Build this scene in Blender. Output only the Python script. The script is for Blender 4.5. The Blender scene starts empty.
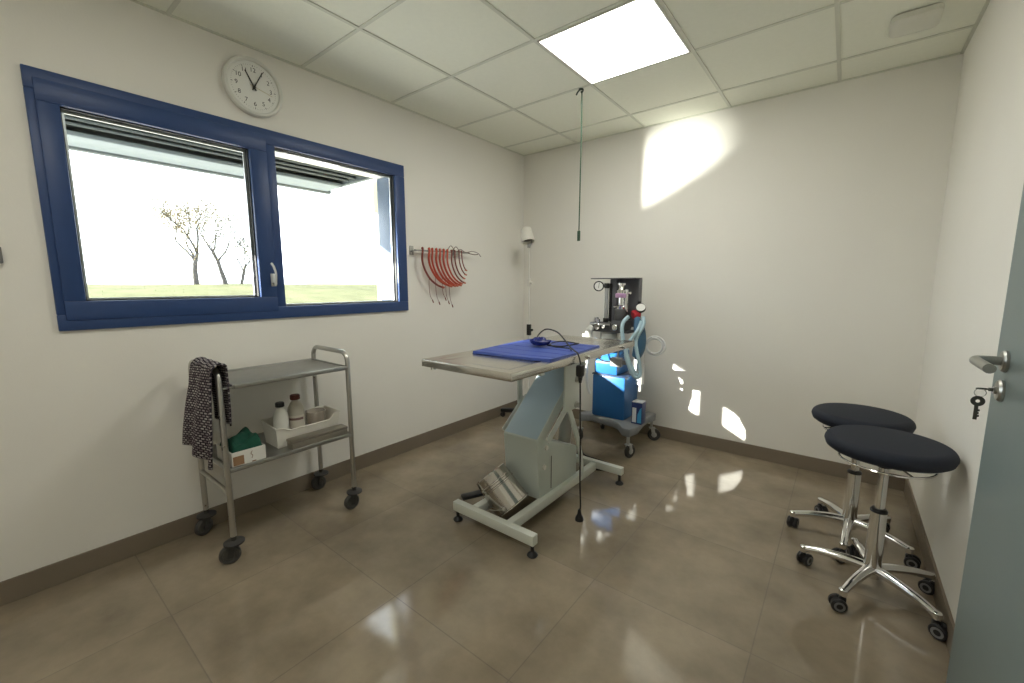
import bpy, bmesh, math, random
from mathutils import Vector, Matrix, noise as mnoise

PI = math.pi
random.seed(7)
COL = bpy.context.scene.collection
SC = bpy.context.scene
W, H = 2.911, 2.468          # room width (x) and height; back wall is y = 0, window wall is x = 0
YN = -4.3                    # wall behind the camera


# ------------------------------------------------------------------ materials
MATS = {}


def mat(name, col=(.8, .8, .8), rough=.5, metal=0., spec=.5, noise=0., nscale=8., bump=0., bscale=60.,
        coat=0., trans=0., emit=None, emit_s=0., rnoise=0., aniso=0., ior=1.45, sheen=0.):
    if name in MATS:
        return MATS[name]
    m = bpy.data.materials.new(name)
    m.use_nodes = True
    nt = m.node_tree
    b = nt.nodes['Principled BSDF']
    b.inputs['Base Color'].default_value = (*col, 1)
    b.inputs['Roughness'].default_value = rough
    b.inputs['Metallic'].default_value = metal
    b.inputs['Specular IOR Level'].default_value = spec
    b.inputs['Coat Weight'].default_value = coat
    b.inputs['Transmission Weight'].default_value = trans
    b.inputs['IOR'].default_value = ior
    b.inputs['Sheen Weight'].default_value = sheen
    if emit:
        b.inputs['Emission Color'].default_value = (*emit, 1)
        b.inputs['Emission Strength'].default_value = emit_s
    tc = nt.nodes.new('ShaderNodeTexCoord')
    if noise or rnoise:
        n = nt.nodes.new('ShaderNodeTexNoise')
        n.inputs['Scale'].default_value = nscale
        n.inputs['Detail'].default_value = 6
        nt.links.new(tc.outputs['Object'], n.inputs['Vector'])
        if noise:
            r = nt.nodes.new('ShaderNodeMix')
            r.data_type = 'RGBA'
            r.inputs[6].default_value = (*[max(0, c * (1 - noise)) for c in col], 1)
            r.inputs[7].default_value = (*[min(1, c * (1 + noise)) for c in col], 1)
            nt.links.new(n.outputs['Fac'], r.inputs[0])
            nt.links.new(r.outputs[2], b.inputs['Base Color'])
        if rnoise:
            mr = nt.nodes.new('ShaderNodeMapRange')
            mr.inputs[3].default_value = max(0, rough - rnoise)
            mr.inputs[4].default_value = rough + rnoise
            nt.links.new(n.outputs['Fac'], mr.inputs[0])
            nt.links.new(mr.outputs[0], b.inputs['Roughness'])
    if bump:
        n2 = nt.nodes.new('ShaderNodeTexNoise')
        n2.inputs['Scale'].default_value = bscale
        n2.inputs['Detail'].default_value = 3
        nt.links.new(tc.outputs['Object'], n2.inputs['Vector'])
        bp = nt.nodes.new('ShaderNodeBump')
        bp.inputs['Strength'].default_value = bump
        bp.inputs['Distance'].default_value = .004
        nt.links.new(n2.outputs['Fac'], bp.inputs['Height'])
        nt.links.new(bp.outputs[0], b.inputs['Normal'])
    MATS[name] = m
    return m


def mat_glass():
    m = bpy.data.materials.new('pane_glass')
    m.use_nodes = True
    nt = m.node_tree
    nt.nodes.clear()
    o = nt.nodes.new('ShaderNodeOutputMaterial')
    t = nt.nodes.new('ShaderNodeBsdfTransparent')
    t.inputs[0].default_value = (.95, .97, .97, 1)
    g = nt.nodes.new('ShaderNodeBsdfGlossy')
    g.inputs['Roughness'].default_value = .0
    lw = nt.nodes.new('ShaderNodeLayerWeight')
    lw.inputs[0].default_value = .5
    pw = nt.nodes.new('ShaderNodeMath')
    pw.operation = 'POWER'
    pw.inputs[1].default_value = 4.5
    nt.links.new(lw.outputs['Facing'], pw.inputs[0])
    f = nt.nodes.new('ShaderNodeMath')
    f.operation = 'MULTIPLY_ADD'
    f.inputs[1].default_value = .8
    f.inputs[2].default_value = .025
    nt.links.new(pw.outputs[0], f.inputs[0])
    mx = nt.nodes.new('ShaderNodeMixShader')
    nt.links.new(f.outputs[0], mx.inputs[0])
    nt.links.new(t.outputs[0], mx.inputs[1])
    nt.links.new(g.outputs[0], mx.inputs[2])
    nt.links.new(mx.outputs[0], o.inputs[0])
    return m


def mat_clear(name, tint, opaque=.3, rough=.15):
    """thin translucent plastic: see-through tinted film mixed with a glossy tinted body"""
    m = bpy.data.materials.new(name)
    m.use_nodes = True
    nt = m.node_tree
    b = nt.nodes['Principled BSDF']
    b.inputs['Base Color'].default_value = (*tint, 1)
    b.inputs['Roughness'].default_value = rough
    b.inputs['Alpha'].default_value = opaque
    return m


def mat_floor():
    m = bpy.data.materials.new('taupe_porcelain_tile')
    m.use_nodes = True
    nt = m.node_tree
    L = nt.links.new
    b = nt.nodes['Principled BSDF']
    tc = nt.nodes.new('ShaderNodeTexCoord')
    mp = nt.nodes.new('ShaderNodeMapping')
    mp.inputs['Location'].default_value = (-.008 + 5.9, .10 + 5.9, 0)
    L(tc.outputs['Object'], mp.inputs[0])
    br = nt.nodes.new('ShaderNodeTexBrick')
    br.offset = 0
    br.squash = 1
    br.inputs['Color1'].default_value = (.240, .196, .138, 1)
    br.inputs['Color2'].default_value = (.275, .226, .162, 1)
    br.inputs['Mortar'].default_value = (.205, .172, .130, 1)
    br.inputs['Scale'].default_value = 1
    br.inputs['Mortar Size'].default_value = .0022
    br.inputs['Mortar Smooth'].default_value = .3
    br.inputs['Brick Width'].default_value = .59
    br.inputs['Row Height'].default_value = .59
    L(mp.outputs[0], br.inputs['Vector'])
    n = nt.nodes.new('ShaderNodeTexNoise')
    n.inputs['Scale'].default_value = 2.6
    n.inputs['Detail'].default_value = 8
    n.inputs['Roughness'].default_value = .62
    L(tc.outputs['Object'], n.inputs['Vector'])
    mr = nt.nodes.new('ShaderNodeMapRange')
    mr.inputs[1].default_value = .3
    mr.inputs[2].default_value = .7
    mr.inputs[3].default_value = .72
    mr.inputs[4].default_value = 1.26
    L(n.outputs['Fac'], mr.inputs[0])
    mx = nt.nodes.new('ShaderNodeMix')
    mx.data_type = 'RGBA'
    mx.blend_type = 'MULTIPLY'
    mx.inputs[0].default_value = 1
    L(br.outputs['Color'], mx.inputs[6])
    L(mr.outputs[0], mx.inputs[7])
    L(mx.outputs[2], b.inputs['Base Color'])
    n3 = nt.nodes.new('ShaderNodeTexNoise')
    n3.inputs['Scale'].default_value = 5
    n3.inputs['Detail'].default_value = 5
    L(tc.outputs['Object'], n3.inputs['Vector'])
    r2 = nt.nodes.new('ShaderNodeMapRange')
    r2.inputs[3].default_value = .02
    r2.inputs[4].default_value = .13
    L(n3.outputs['Fac'], r2.inputs[0])
    L(r2.outputs[0], b.inputs['Roughness'])
    b.inputs['Specular IOR Level'].default_value = .52
    n4 = nt.nodes.new('ShaderNodeTexNoise')
    n4.inputs['Scale'].default_value = 9
    n4.inputs['Detail'].default_value = 2
    L(tc.outputs['Object'], n4.inputs['Vector'])
    ad = nt.nodes.new('ShaderNodeMath')
    ad.operation = 'MULTIPLY_ADD'
    ad.inputs[1].default_value = -.5
    L(br.outputs['Fac'], ad.inputs[0])
    L(n4.outputs['Fac'], ad.inputs[2])
    bp = nt.nodes.new('ShaderNodeBump')
    bp.inputs['Strength'].default_value = .25
    bp.inputs['Distance'].default_value = .0015
    L(ad.outputs[0], bp.inputs['Height'])
    L(bp.outputs[0], b.inputs['Normal'])
    return m


def mat_towel():
    m = bpy.data.materials.new('speckled_towel')
    m.use_nodes = True
    nt = m.node_tree
    L = nt.links.new
    b = nt.nodes['Principled BSDF']
    b.inputs['Roughness'].default_value = .95
    b.inputs['Specular IOR Level'].default_value = .1
    uv = nt.nodes.new('ShaderNodeTexCoord')
    br = nt.nodes.new('ShaderNodeTexBrick')
    br.offset = .5
    br.inputs['Color1'].default_value = (.50, .47, .46, 1)
    br.inputs['Color2'].default_value = (.13, .095, .115, 1)
    br.inputs['Mortar'].default_value = (.035, .030, .040, 1)
    br.inputs['Scale'].default_value = 1
    br.inputs['Mortar Size'].default_value = .0032
    br.inputs['Mortar Smooth'].default_value = .4
    br.inputs['Bias'].default_value = -.1
    br.inputs['Brick Width'].default_value = .016
    br.inputs['Row Height'].default_value = .0115
    L(uv.outputs['UV'], br.inputs['Vector'])
    L(br.outputs['Color'], b.inputs['Base Color'])
    bp = nt.nodes.new('ShaderNodeBump')
    bp.invert = True
    bp.inputs['Strength'].default_value = .6
    bp.inputs['Distance'].default_value = .004
    L(br.outputs['Fac'], bp.inputs['Height'])
    L(bp.outputs[0], b.inputs['Normal'])
    return m


# ------------------------------------------------------------------ geometry helpers
def catmull(pts, n=8, closed=False):
    P = [Vector(p) for p in pts]
    out = []
    N = len(P)
    rng = range(N if closed else N - 1)
    for i in rng:
        if closed:
            p0, p1, p2, p3 = P[(i - 1) % N], P[i], P[(i + 1) % N], P[(i + 2) % N]
        else:
            p0, p1, p2, p3 = P[max(i - 1, 0)], P[i], P[i + 1], P[min(i + 2, N - 1)]
        for k in range(n):
            t = k / n
            out.append(.5 * ((2 * p1) + (p2 - p0) * t + (2 * p0 - 5 * p1 + 4 * p2 - p3) * t * t
                             + (3 * p1 - p0 - 3 * p2 + p3) * t ** 3))
    if not closed:
        out.append(P[-1].copy())
    return out


def axis_matrix(origin, axis):
    """z-up local frame turned so that local z runs along axis"""
    q = Vector((0, 0, 1)).rotation_difference(Vector(axis).normalized())
    return Matrix.Translation(Vector(origin)) @ q.to_matrix().to_4x4()


class MB:
    """collects shapes in world coordinates; build() links them as ONE mesh object"""

    def __init__(self):
        self.v = []
        self.f = []
        self.m = []
        self.uv = None

    def add(self, vs, fs, mi=0):
        o = len(self.v)
        self.v += [Vector(v) for v in vs]
        for f in fs:
            self.f.append([o + i for i in f])
            self.m.append(mi)
        return self

    def box(self, lo, hi, bev=0., mi=0, M=None, seg=2):
        lo, hi = Vector(lo), Vector(hi)
        bm = bmesh.new()
        bmesh.ops.create_cube(bm, size=1)
        c, s = (lo + hi) / 2, hi - lo
        for v in bm.verts:
            v.co = Vector((v.co.x * s.x, v.co.y * s.y, v.co.z * s.z)) + c
        if bev > 0:
            bev = min(bev, min(abs(s.x), abs(s.y), abs(s.z)) * .49)
            bmesh.ops.bevel(bm, geom=bm.edges[:], offset=bev, segments=seg, affect='EDGES', profile=.5)
        bm.verts.index_update()
        vs = [(M @ v.co if M else v.co.copy()) for v in bm.verts]
        fs = [[v.index for v in f.verts] for f in bm.faces]
        bm.free()
        return self.add(vs, fs, mi)

    def bar(self, a, b, w, h, bev=0., mi=0, up=(0, 0, 1)):
        """rectangular bar from a to b, w across and h along up"""
        a, b = Vector(a), Vector(b)
        z = (b - a)
        L = z.length
        z.normalize()
        u = Vector(up)
        if abs(u.dot(z)) > .95:
            u = Vector((1, 0, 0))
        x = u.cross(z).normalized()
        y = z.cross(x)
        M = Matrix(((x.x, y.x, z.x, a.x), (x.y, y.y, z.y, a.y), (x.z, y.z, z.z, a.z), (0, 0, 0, 1)))
        return self.box((-w / 2, -h / 2, 0), (w / 2, h / 2, L), bev, mi, M)

    def lathe(self, prof, M=None, n=28, mi=0, a0=0., a1=2 * PI):
        """prof: (radius, height) list revolved about local z"""
        M = M or Matrix.Identity(4)
        full = abs(a1 - a0 - 2 * PI) < 1e-6
        cols = n if full else n + 1
        vs, fs, rings = [], [], []
        for r, h in prof:
            if r < 1e-6:
                rings.append([len(vs)] * cols)
                vs.append(M @ Vector((0, 0, h)))
            else:
                ring = []
                for k in range(cols):
                    a = a0 + (a1 - a0) * k / n
                    ring.append(len(vs))
                    vs.append(M @ Vector((r * math.cos(a), r * math.sin(a), h)))
                rings.append(ring)
        for i in range(len(rings) - 1):
            A, B = rings[i], rings[i + 1]
            for k in range(n):
                k2 = (k + 1) % cols
                q = [A[k], A[k2], B[k2], B[k]]
                q2 = []
                for x in q:
                    if x not in q2:
                        q2.append(x)
                if len(q2) > 2:
                    fs.append(q2)
        return self.add(vs, fs, mi)

    def cyl(self, a, b, r, r2=None, n=20, mi=0, bev=0.):
        a, b = Vector(a), Vector(b)
        L = (b - a).length
        r2 = r if r2 is None else r2
        if bev:
            prof = [(0, 0), (r - bev, 0), (r, bev), (r2, L - bev), (r2 - bev, L), (0, L)]
        else:
            prof = [(0, 0), (r, 0), (r2, L), (0, L)]
        return self.lathe(prof, axis_matrix(a, b - a), n, mi)

    def tube(self, pts, r, n=10, closed=False, caps=True, mi=0, flat=1.):
        """swept round tube through pts (r a number or a list)"""
        P = [Vector(p) for p in pts]
        N = len(P)
        R = r if isinstance(r, (list, tuple)) else [r] * N
        T = []
        for i in range(N):
            if closed:
                t = P[(i + 1) % N] - P[i - 1]
            else:
                t = P[min(i + 1, N - 1)] - P[max(i - 1, 0)]
            T.append(t.normalized() if t.length > 1e-9 else Vector((0, 0, 1)))
        u = T[0].orthogonal().normalized()
        vs, fs = [], []
        for i in range(N):
            u = (u - T[i] * u.dot(T[i]))
            u = u.normalized() if u.length > 1e-6 else T[i].orthogonal().normalized()
            w = T[i].cross(u)
            for k in range(n):
                a = 2 * PI * k / n
                vs.append(P[i] + (u * math.cos(a) + w * math.sin(a) * flat) * R[i])
        rng = range(N if closed else N - 1)
        for i in rng:
            j = (i + 1) % N
            for k in range(n):
                k2 = (k + 1) % n
                fs.append([i * n + k, i * n + k2, j * n + k2, j * n + k])
        if caps and not closed:
            fs.append(list(range(n))[::-1])
            fs.append([(N - 1) * n + k for k in range(n)])
        return self.add(vs, fs, mi)

    def torus(self, c, axis, R, r, n=40, k=10, mi=0):
        M = axis_matrix(c, axis)
        return self.tube([M @ Vector((R * math.cos(2 * PI * i / n), R * math.sin(2 * PI * i / n), 0)) for i in range(n)],
                         r, k, closed=True, mi=mi)

    def prism(self, poly, a, b, axis='x', mi=0, bev=0.):
        """2D polygon extruded from a to b along an axis; poly is in the other two axes in order"""
        def P(p, t):
            return {'x': (t, p[0], p[1]), 'y': (p[0], t, p[1]), 'z': (p[0], p[1], t)}[axis]
        bm = bmesh.new()
        A = [bm.verts.new(P(p, a)) for p in poly]
        B = [bm.verts.new(P(p, b)) for p in poly]
        n = len(poly)
        bm.faces.new(A)
        bm.faces.new(B[::-1])
        for i in range(n):
            bm.faces.new([A[i], B[i], B[(i + 1) % n], A[(i + 1) % n]])
        bmesh.ops.recalc_face_normals(bm, faces=bm.faces[:])
        if bev:
            bmesh.ops.bevel(bm, geom=bm.edges[:], offset=bev, segments=2, affect='EDGES', profile=.5)
        bm.verts.index_update()
        vs = [v.co.copy() for v in bm.verts]
        fs = [[v.index for v in f.verts] for f in bm.faces]
        bm.free()
        return self.add(vs, fs, mi)

    def grid(self, fn, nu, nv, mi=0, thick=0., cu=False):
        """surface fn(u, v) with u, v in 0..1; thick gives it a second skin"""
        vs, fs = [], []
        for i in range(nu + 1):
            for j in range(nv + 1):
                vs.append(Vector(fn(i / nu, j / nv)))
        w = nv + 1
        for i in range(nu):
            for j in range(nv):
                fs.append([i * w + j, (i + 1) * w + j, (i + 1) * w + j + 1, i * w + j + 1])
        if thick:
            nrm = [Vector((0, 0, 0)) for _ in vs]
            for f in fs:
                a, b, c, d = (vs[k] for k in f)
                nn = (c - a).cross(d - b)
                for k in f:
                    nrm[k] += nn
            o = len(vs)
            vs += [v - n.normalized() * thick if n.length else v.copy() for v, n in zip(vs[:], nrm)]
            base = fs[:]
            fs += [[k + o for k in f][::-1] for f in base]
            rim = [i * w for i in range(nu + 1)] + [nu * w + j for j in range(1, nv + 1)] \
                + [i * w + nv for i in range(nu - 1, -1, -1)] + [j for j in range(nv - 1, 0, -1)]
            for k in range(len(rim)):
                a, b = rim[k], rim[(k + 1) % len(rim)]
                fs.append([a, a + o, b + o, b])
        return self.add(vs, fs, mi)

    def build(self, name, m, parent=None, loc=None, smooth=38, weld=False):
        """parent: a thing (Empty), or a part; coordinates are stored relative to the thing's base"""
        base = Vector(loc) if loc is not None else (Vector(parent['_base']) if parent is not None and '_base' in parent else Vector((0, 0, 0)))
        me = bpy.data.meshes.new(name)
        me.from_pydata([tuple(v - base) for v in self.v], [], self.f)
        bm = bmesh.new()
        bm.from_mesh(me)
        for f, k in zip(bm.faces, self.m):
            f.material_index = k
        if weld:
            bmesh.ops.remove_doubles(bm, verts=bm.verts[:], dist=1e-5)
        bmesh.ops.recalc_face_normals(bm, faces=bm.faces[:])
        bm.to_mesh(me)
        bm.free()
        for mm in (m if isinstance(m, (list, tuple)) else [m]):
            me.materials.append(mm)
        if smooth:
            me.polygons.foreach_set('use_smooth', [True] * len(me.polygons))
            me.set_sharp_from_angle(angle=math.radians(smooth))
        me.update()
        o = bpy.data.objects.new(name, me)
        COL.objects.link(o)
        if parent is not None:
            o.parent = parent
            BASE[o.name] = base
            o['_base'] = tuple(base)
        else:
            o.location = base
            o['_base'] = tuple(base)
        return o


BASE = {}


def thing(name, label, cat, loc=(0, 0, 0), group=None, kind=None):
    o = bpy.data.objects.new(name, None)
    o.empty_display_size = .05
    COL.objects.link(o)
    o.location = loc
    o['_base'] = tuple(loc)
    o['label'] = label
    o['category'] = cat
    if group:
        o['group'] = group
    if kind:
        o['kind'] = kind
    return o


def tag(o, label, cat, group=None, kind=None):
    o['label'] = label
    o['category'] = cat
    if group:
        o['group'] = group
    if kind:
        o['kind'] = kind
    return o


def struct(o, label, cat):
    return tag(o, label, cat, kind='structure')


# ------------------------------------------------------------------ palette
M_WALL = mat('wall_paint', (.81, .79, .735), .75, spec=.25, noise=.02, nscale=3, bump=.12, bscale=140)
M_CEIL = mat('ceiling_tile', (.84, .85, .745), .9, spec=.1, noise=.03, nscale=40, bump=.15, bscale=220)
M_TBAR = mat('ceiling_grid_bar', (.66, .67, .58), .55)
M_FLOOR = mat_floor()
M_NAVY = mat('navy_window_profile', (.024, .058, .175), .40, noise=.05, nscale=20)
M_GASKET = mat('black_gasket', (.01, .01, .012), .6)
M_ALU = mat('grey_aluminium', (.62, .63, .64), .35, metal=.9)
M_STEEL = mat('brushed_steel', (.52, .51, .48), .30, metal=1., rnoise=.08, nscale=30)
M_STEELD = mat('dull_steel', (.40, .40, .38), .42, metal=1., rnoise=.08, nscale=25)
M_CHROME = mat('chrome', (.78, .78, .78), .10, metal=1.)
M_BUCKET = mat('polished_bucket_steel', (.50, .475, .44), .15, metal=1.)
M_BLACK = mat('black_plastic', (.014, .014, .015), .42)
M_RUBBER = mat('dark_grey_rubber', (.045, .043, .04), .7)
M_SEAT = mat('dark_blue_upholstery', (.009, .013, .024), .75, noise=.12, nscale=200, bump=.1, bscale=400)
M_WHITE = mat('white_plastic', (.74, .73, .68), .4)
M_ENAMEL = mat('grey_green_enamel', (.62, .66, .62), .38, noise=.03, nscale=6)
M_BLUEGREY = mat('blue_grey_enamel', (.46, .58, .66), .34)
M_BLUEMAT = mat('royal_blue_mat', (.042, .080, .34), .46, noise=.06, nscale=10)
M_DOOR = mat('grey_green_door_laminate', (.185, .235, .232), .42, noise=.03, nscale=30)
M_GLASS = mat_glass()


# ------------------------------------------------------------------ room shell
def room():
    struct(MB().box((-.30, YN - .2, -.12), (W + .2, .2, 0)).build('floor', M_FLOOR, smooth=0),
           'glossy taupe porcelain tile floor', 'floor')
    struct(MB().box((-.28, YN - .2, H + .004), (W + .2, .2, H + .10)).build('ceiling', M_CEIL, smooth=0),
           'off-white suspended ceiling of square mineral tiles', 'ceiling')
    g = MB()
    xs = [.589 + .6 * k for k in range(4)]
    ys = [-.309 - .6 * k for k in range(7)]
    for x in xs:
        g.box((x - .009, YN, H - .001), (x + .009, 0, H + .005))
    for y in ys:
        g.box((0, y - .009, H - .0005), (W, y + .009, H + .0045))
    g.box((0, -.014, H - .002), (W, 0, H + .004))
    g.box((0, YN, H - .002), (.014, 0, H + .004))
    g.box((W - .014, YN, H - .002), (W, 0, H + .004))
    struct(g.build('trim_1', M_TBAR, smooth=0), 'thin metal grid bars of the suspended ceiling', 'ceiling grid')
    # walls
    y0, y1, z0, z1 = -3.10, -1.44, 1.10, 2.03
    w = MB()
    w.box((-.28, YN, 0), (0, y0, H))
    w.box((-.28, y1, 0), (0, .2, H))
    w.box((-.28, y0, 0), (0, y1, z0))
    w.box((-.28, y0, z1), (0, y1, H))
    struct(w.build('wall_left', M_WALL, smooth=0), 'cream painted wall with the window', 'wall')
    struct(MB().box((0, 0, 0), (W, .2, H)).build('wall_back', M_WALL, smooth=0), 'cream painted wall behind the anaesthesia machine', 'wall')
    struct(MB().box((W, YN, 0), (W + .2, .2, H)).build('wall_right', M_WALL, smooth=0), 'cream painted wall behind the stools', 'wall')
    struct(MB().box((-.28, YN - .2, 0), (W + .2, YN, H)).build('wall_front', M_WALL, smooth=0), 'cream painted wall facing the far wall', 'wall')
    for nm, lo, hi in (('baseboard_left', (0, YN, 0), (.010, 0, .096)), ('baseboard_back', (.010, -.010, 0), (W - .010, 0, .096)),
                       ('baseboard_right', (W - .010, YN, 0), (W, 0, .096))):
        o = MB().box(lo, hi, .002).build(nm, mat('baseboard_tile', (.205, .166, .122), .35, noise=.14, nscale=5), smooth=0)
        struct(o, 'taupe tile skirting along the ' + {'baseboard_left': 'window wall', 'baseboard_back': 'far wall', 'baseboard_right': 'wall beside the stools'}[nm], 'skirting')


def ring(mb, y0, y1, z0, z1, iy0, iy1, iz0, iz1, xa, xb, bev=.003):
    """rectangular frame in a wall plane: outer y0..y1, z0..z1, hole iy0..iy1, iz0..iz1"""
    mb.box((xa, y0, iz0), (xb, iy0, iz1), bev)
    mb.box((xa, iy1, iz0), (xb, y1, iz1), bev)
    mb.box((xa, y0, z0), (xb, y1, iz0), bev)
    mb.box((xa, y0, iz1), (xb, y1, z1), bev)
    return mb


def window():
    t = thing('window_1', 'dark navy framed window with two panes', 'window', (0, -2.31, 1.066), kind='structure')
    f = MB()
    ring(f, -3.188, -1.428, 1.066, 2.080, -3.150, -1.505, 1.132, 2.002, -.07, .016)
    f.box((-.07, -2.345, 1.132), (.016, -2.290, 2.002), .003)
    f.build('window_frame', M_NAVY, t)
    s = MB()
    ring(s, -3.163, -2.335, 1.108, 2.044, -3.098, -2.418, 1.187, 1.960, -.055, .021, .003)
    # sloping glazing bead
    s2 = s.build('window_sash', M_NAVY, t)
    g = MB()
    ring(g, -3.099, -2.417, 1.186, 1.961, -3.093, -2.423, 1.192, 1.955, -.046, -.002, .0)
    g.build('gasket', M_GASKET, s2)
    g = MB()
    ring(g, -2.291, -1.504, 1.131, 2.003, -2.285, -1.510, 1.137, 1.997, -.046, -.004, .0)
    g.build('gasket', M_GASKET, t)
    ring(MB(), -3.098, -2.418, 1.187, 1.960, -3.083, -2.433, 1.199, 1.945, -.040, -.028, 0).build('glass_spacer', M_ALU, s2)
    ring(MB(), -2.290, -1.505, 1.132, 2.002, -2.275, -1.520, 1.144, 1.987, -.040, -.028, 0).build('glass_spacer', M_ALU, t)
    MB().box((-.278, -1.452, 1.102), (-.071, -1.441, 2.028), .001).build('window_reveal', mat('reveal_shade', (.13, .17, .24), .4), t)  # thin sheet, its dark colour stands for the canopy's shade on the reveal
    MB().box((-.026, -3.096, 1.189), (-.022, -2.420, 1.958)).build('pane', M_GLASS, s2, smooth=0)
    MB().box((-.026, -2.288, 1.134), (-.022, -1.507, 2.000)).build('pane', M_GLASS, t, smooth=0)
    h = MB()
    h.box((.021, -2.366, 1.245), (.028, -2.338, 1.315), .004)
    h.cyl((.026, -2.352, 1.262), (.050, -2.352, 1.262), .009)
    h.tube(catmull([(.050, -2.352, 1.252), (.055, -2.350, 1.285), (.056, -2.350, 1.32), (.052, -2.357, 1.352), (.046, -2.366, 1.372)], 6),
           .0062, 10, flat=.7)
    h.build('window_handle', M_ALU, s2)
    # exterior metal sill
    struct(MB().box((-.33, -3.12, 1.075), (-.07, -1.42, 1.10), .003).build('window_sill_outside', M_NAVY), 'dark outside window sill', 'window sill')


def outside():
    # rising lawn up to the trees
    mb = MB()
    def surf(u, v):
        d = 5.0 + 60 * u ** 1.6
        y = -40 + 90 * v
        k = max(0, min(1, (d - 5) / 22))
        z = -.15 + 1.36 * (k * k * (3 - 2 * k)) + .10 * mnoise.noise(Vector((d * .35, y * .25, 0))) * k
        if d > 27:
            z -= (d - 27) * .03
        return (-d, y, z)
    mb.grid(surf, 60, 90, thick=.1)
    m = mat('lawn_grass', (.110, .112, .060), .95, spec=.05, noise=.55, nscale=.9)
    struct(mb.build('lawn', m), 'sunlit grassy slope outside the window', 'lawn')
    struct(MB().box((-5.2, -40, -.35), (-.30, 50, -.15)).build('terrace', mat('pale_paving', (.55, .53, .48), .6, noise=.1, nscale=2), smooth=0),
           'pale paving strip outside the window wall', 'terrace')
    # tufts of longer grass on the brow of the slope
    tu = MB()
    for i in range(2600):
        y = random.uniform(-7, 10)
        d = random.uniform(14, 26.5)
        x, yy, z = surf(((d - 5) / 60) ** (1 / 1.6), (y + 40) / 90)
        hgt = random.uniform(.05, .17)
        a = random.uniform(0, PI)
        dx, dy = math.cos(a) * .02, math.sin(a) * .02
        lx, ly = random.uniform(-.05, .05), random.uniform(-.05, .05)
        tu.add([(x - dx, yy - dy, z - .01), (x + dx, yy + dy, z - .01), (x + lx, yy + ly, z + hgt)], [[0, 1, 2]])
    o = tu.build('grass_tufts', mat('dry_grass', (.065, .080, .035), .9, spec=.05, noise=.3, nscale=1), smooth=0)
    tag(o, 'longer yellow-green grass blades on the slope', 'grass', kind='stuff')
    # canopy over the window
    t = thing('roof_overhang', 'grey canopy with louvre slats above the window outside', 'canopy', (-.28, -3, 2.2), kind='structure')
    mg = mat('canopy_grey', (.17, .20, .22), .5)
    mg2 = mat('canopy_dark_grey', (.07, .085, .09), .5)
    b = MB()
    b.box((-1.26, -6.5, 2.068), (-1.21, -1.290, 2.27), .004)
    b.box((-1.26, -1.330, 2.10), (-.28, -1.290, 2.27), .004)
    b.box((-1.26, -6.5, 2.27), (-.28, -1.290, 2.31))  # unseen solid top plate, added to keep sun from passing the slats
    b.build('canopy_frame', mg2, t)
    MB().box((-1.21, -6.5, 2.083), (-.95, -1.330, 2.11), .003).build('soffit_board', mg, t)
    s = MB()
    for k in range(6):
        x = -.90 + k * .110
        s.bar((x, -6.5, 2.145), (x, -1.330, 2.145), .11, .016, .003, up=(.5, 0, 1))
    s.build('louvre_slats', mg2, t)
    struct(MB().box((-1.0, -1.0, -.2), (-.28, -.72, 2.75), .005).build('wall_outside', mat('beige_render', (.40, .375, .25), .9, noise=.06, nscale=10)),
           'beige rendered wall return outside beside the window', 'wall')


def tree(name_label, base, height, spread, lean, nleaf, leafcol, seed, trunk_r):
    rnd = random.Random(seed)
    t = thing('tree', name_label, 'tree', base, group='bare autumn trees on the slope outside')
    br = MB()
    tips = []

    def grow(p, d, L, r, depth):
        pts = [p]
        q = p.copy()
        dd = d.copy()
        n = 4
        for i in range(n):
            dd = (dd + Vector((rnd.uniform(-.22, .22), rnd.uniform(-.22, .22), rnd.uniform(-.05, .16)))).normalized()
            q = q + dd * (L / n)
            pts.append(q.copy())
        rr = [max(.016, r * (1 - .45 * i / n)) for i in range(n + 1)]
        br.tube(pts, rr, 6 if depth < 2 else 4, caps=False)
        if depth >= 0:
            tips.extend(pts[1:] * (7 if depth == 0 else 3 if depth == 1 else 1))
        if depth < 4:
            k = rnd.choice((2, 3)) if depth else 4
            for j in range(k):
                a = rnd.uniform(0, 2 * PI)
                s = rnd.uniform(.45, .95)
                nd = (dd * rnd.uniform(.5, 1) + Vector((math.cos(a) * s * spread, math.sin(a) * s * spread, rnd.uniform(-.05, .4)))).normalized()
                st = pts[-1] if j < 2 else pts[rnd.choice((2, 3))]
                grow(st, nd, L * rnd.uniform(.55, .8), rr[-1] * .72, depth + 1)
    grow(Vector(base) - Vector((0, 0, .15)), Vector((lean[0], lean[1], 1)).normalized(), height * .27, trunk_r, 0)
    br.build('trunk', mat('tree_bark', (.048, .044, .042), .9, noise=.3, nscale=5), t, smooth=60)
    lf = MB()
    for i in range(nleaf):
        p = rnd.choice(tips) + Vector((rnd.gauss(0, .42), rnd.gauss(0, .42), rnd.gauss(-.12, .40)))
        s = rnd.uniform(.022, .048)
        a = Vector((rnd.gauss(0, 1), rnd.gauss(0, 1), rnd.gauss(0, 1))).normalized() * s
        b = a.orthogonal().normalized() * s * .6
        lf.add([p - a, p + b, p + a, p - b], [[0, 1, 2, 3]])
    o = lf.build('foliage', mat(leafcol[0], leafcol[1], .8, spec=.1, noise=.3, nscale=3), t, smooth=0)
    o['kind'] = 'stuff'


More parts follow.
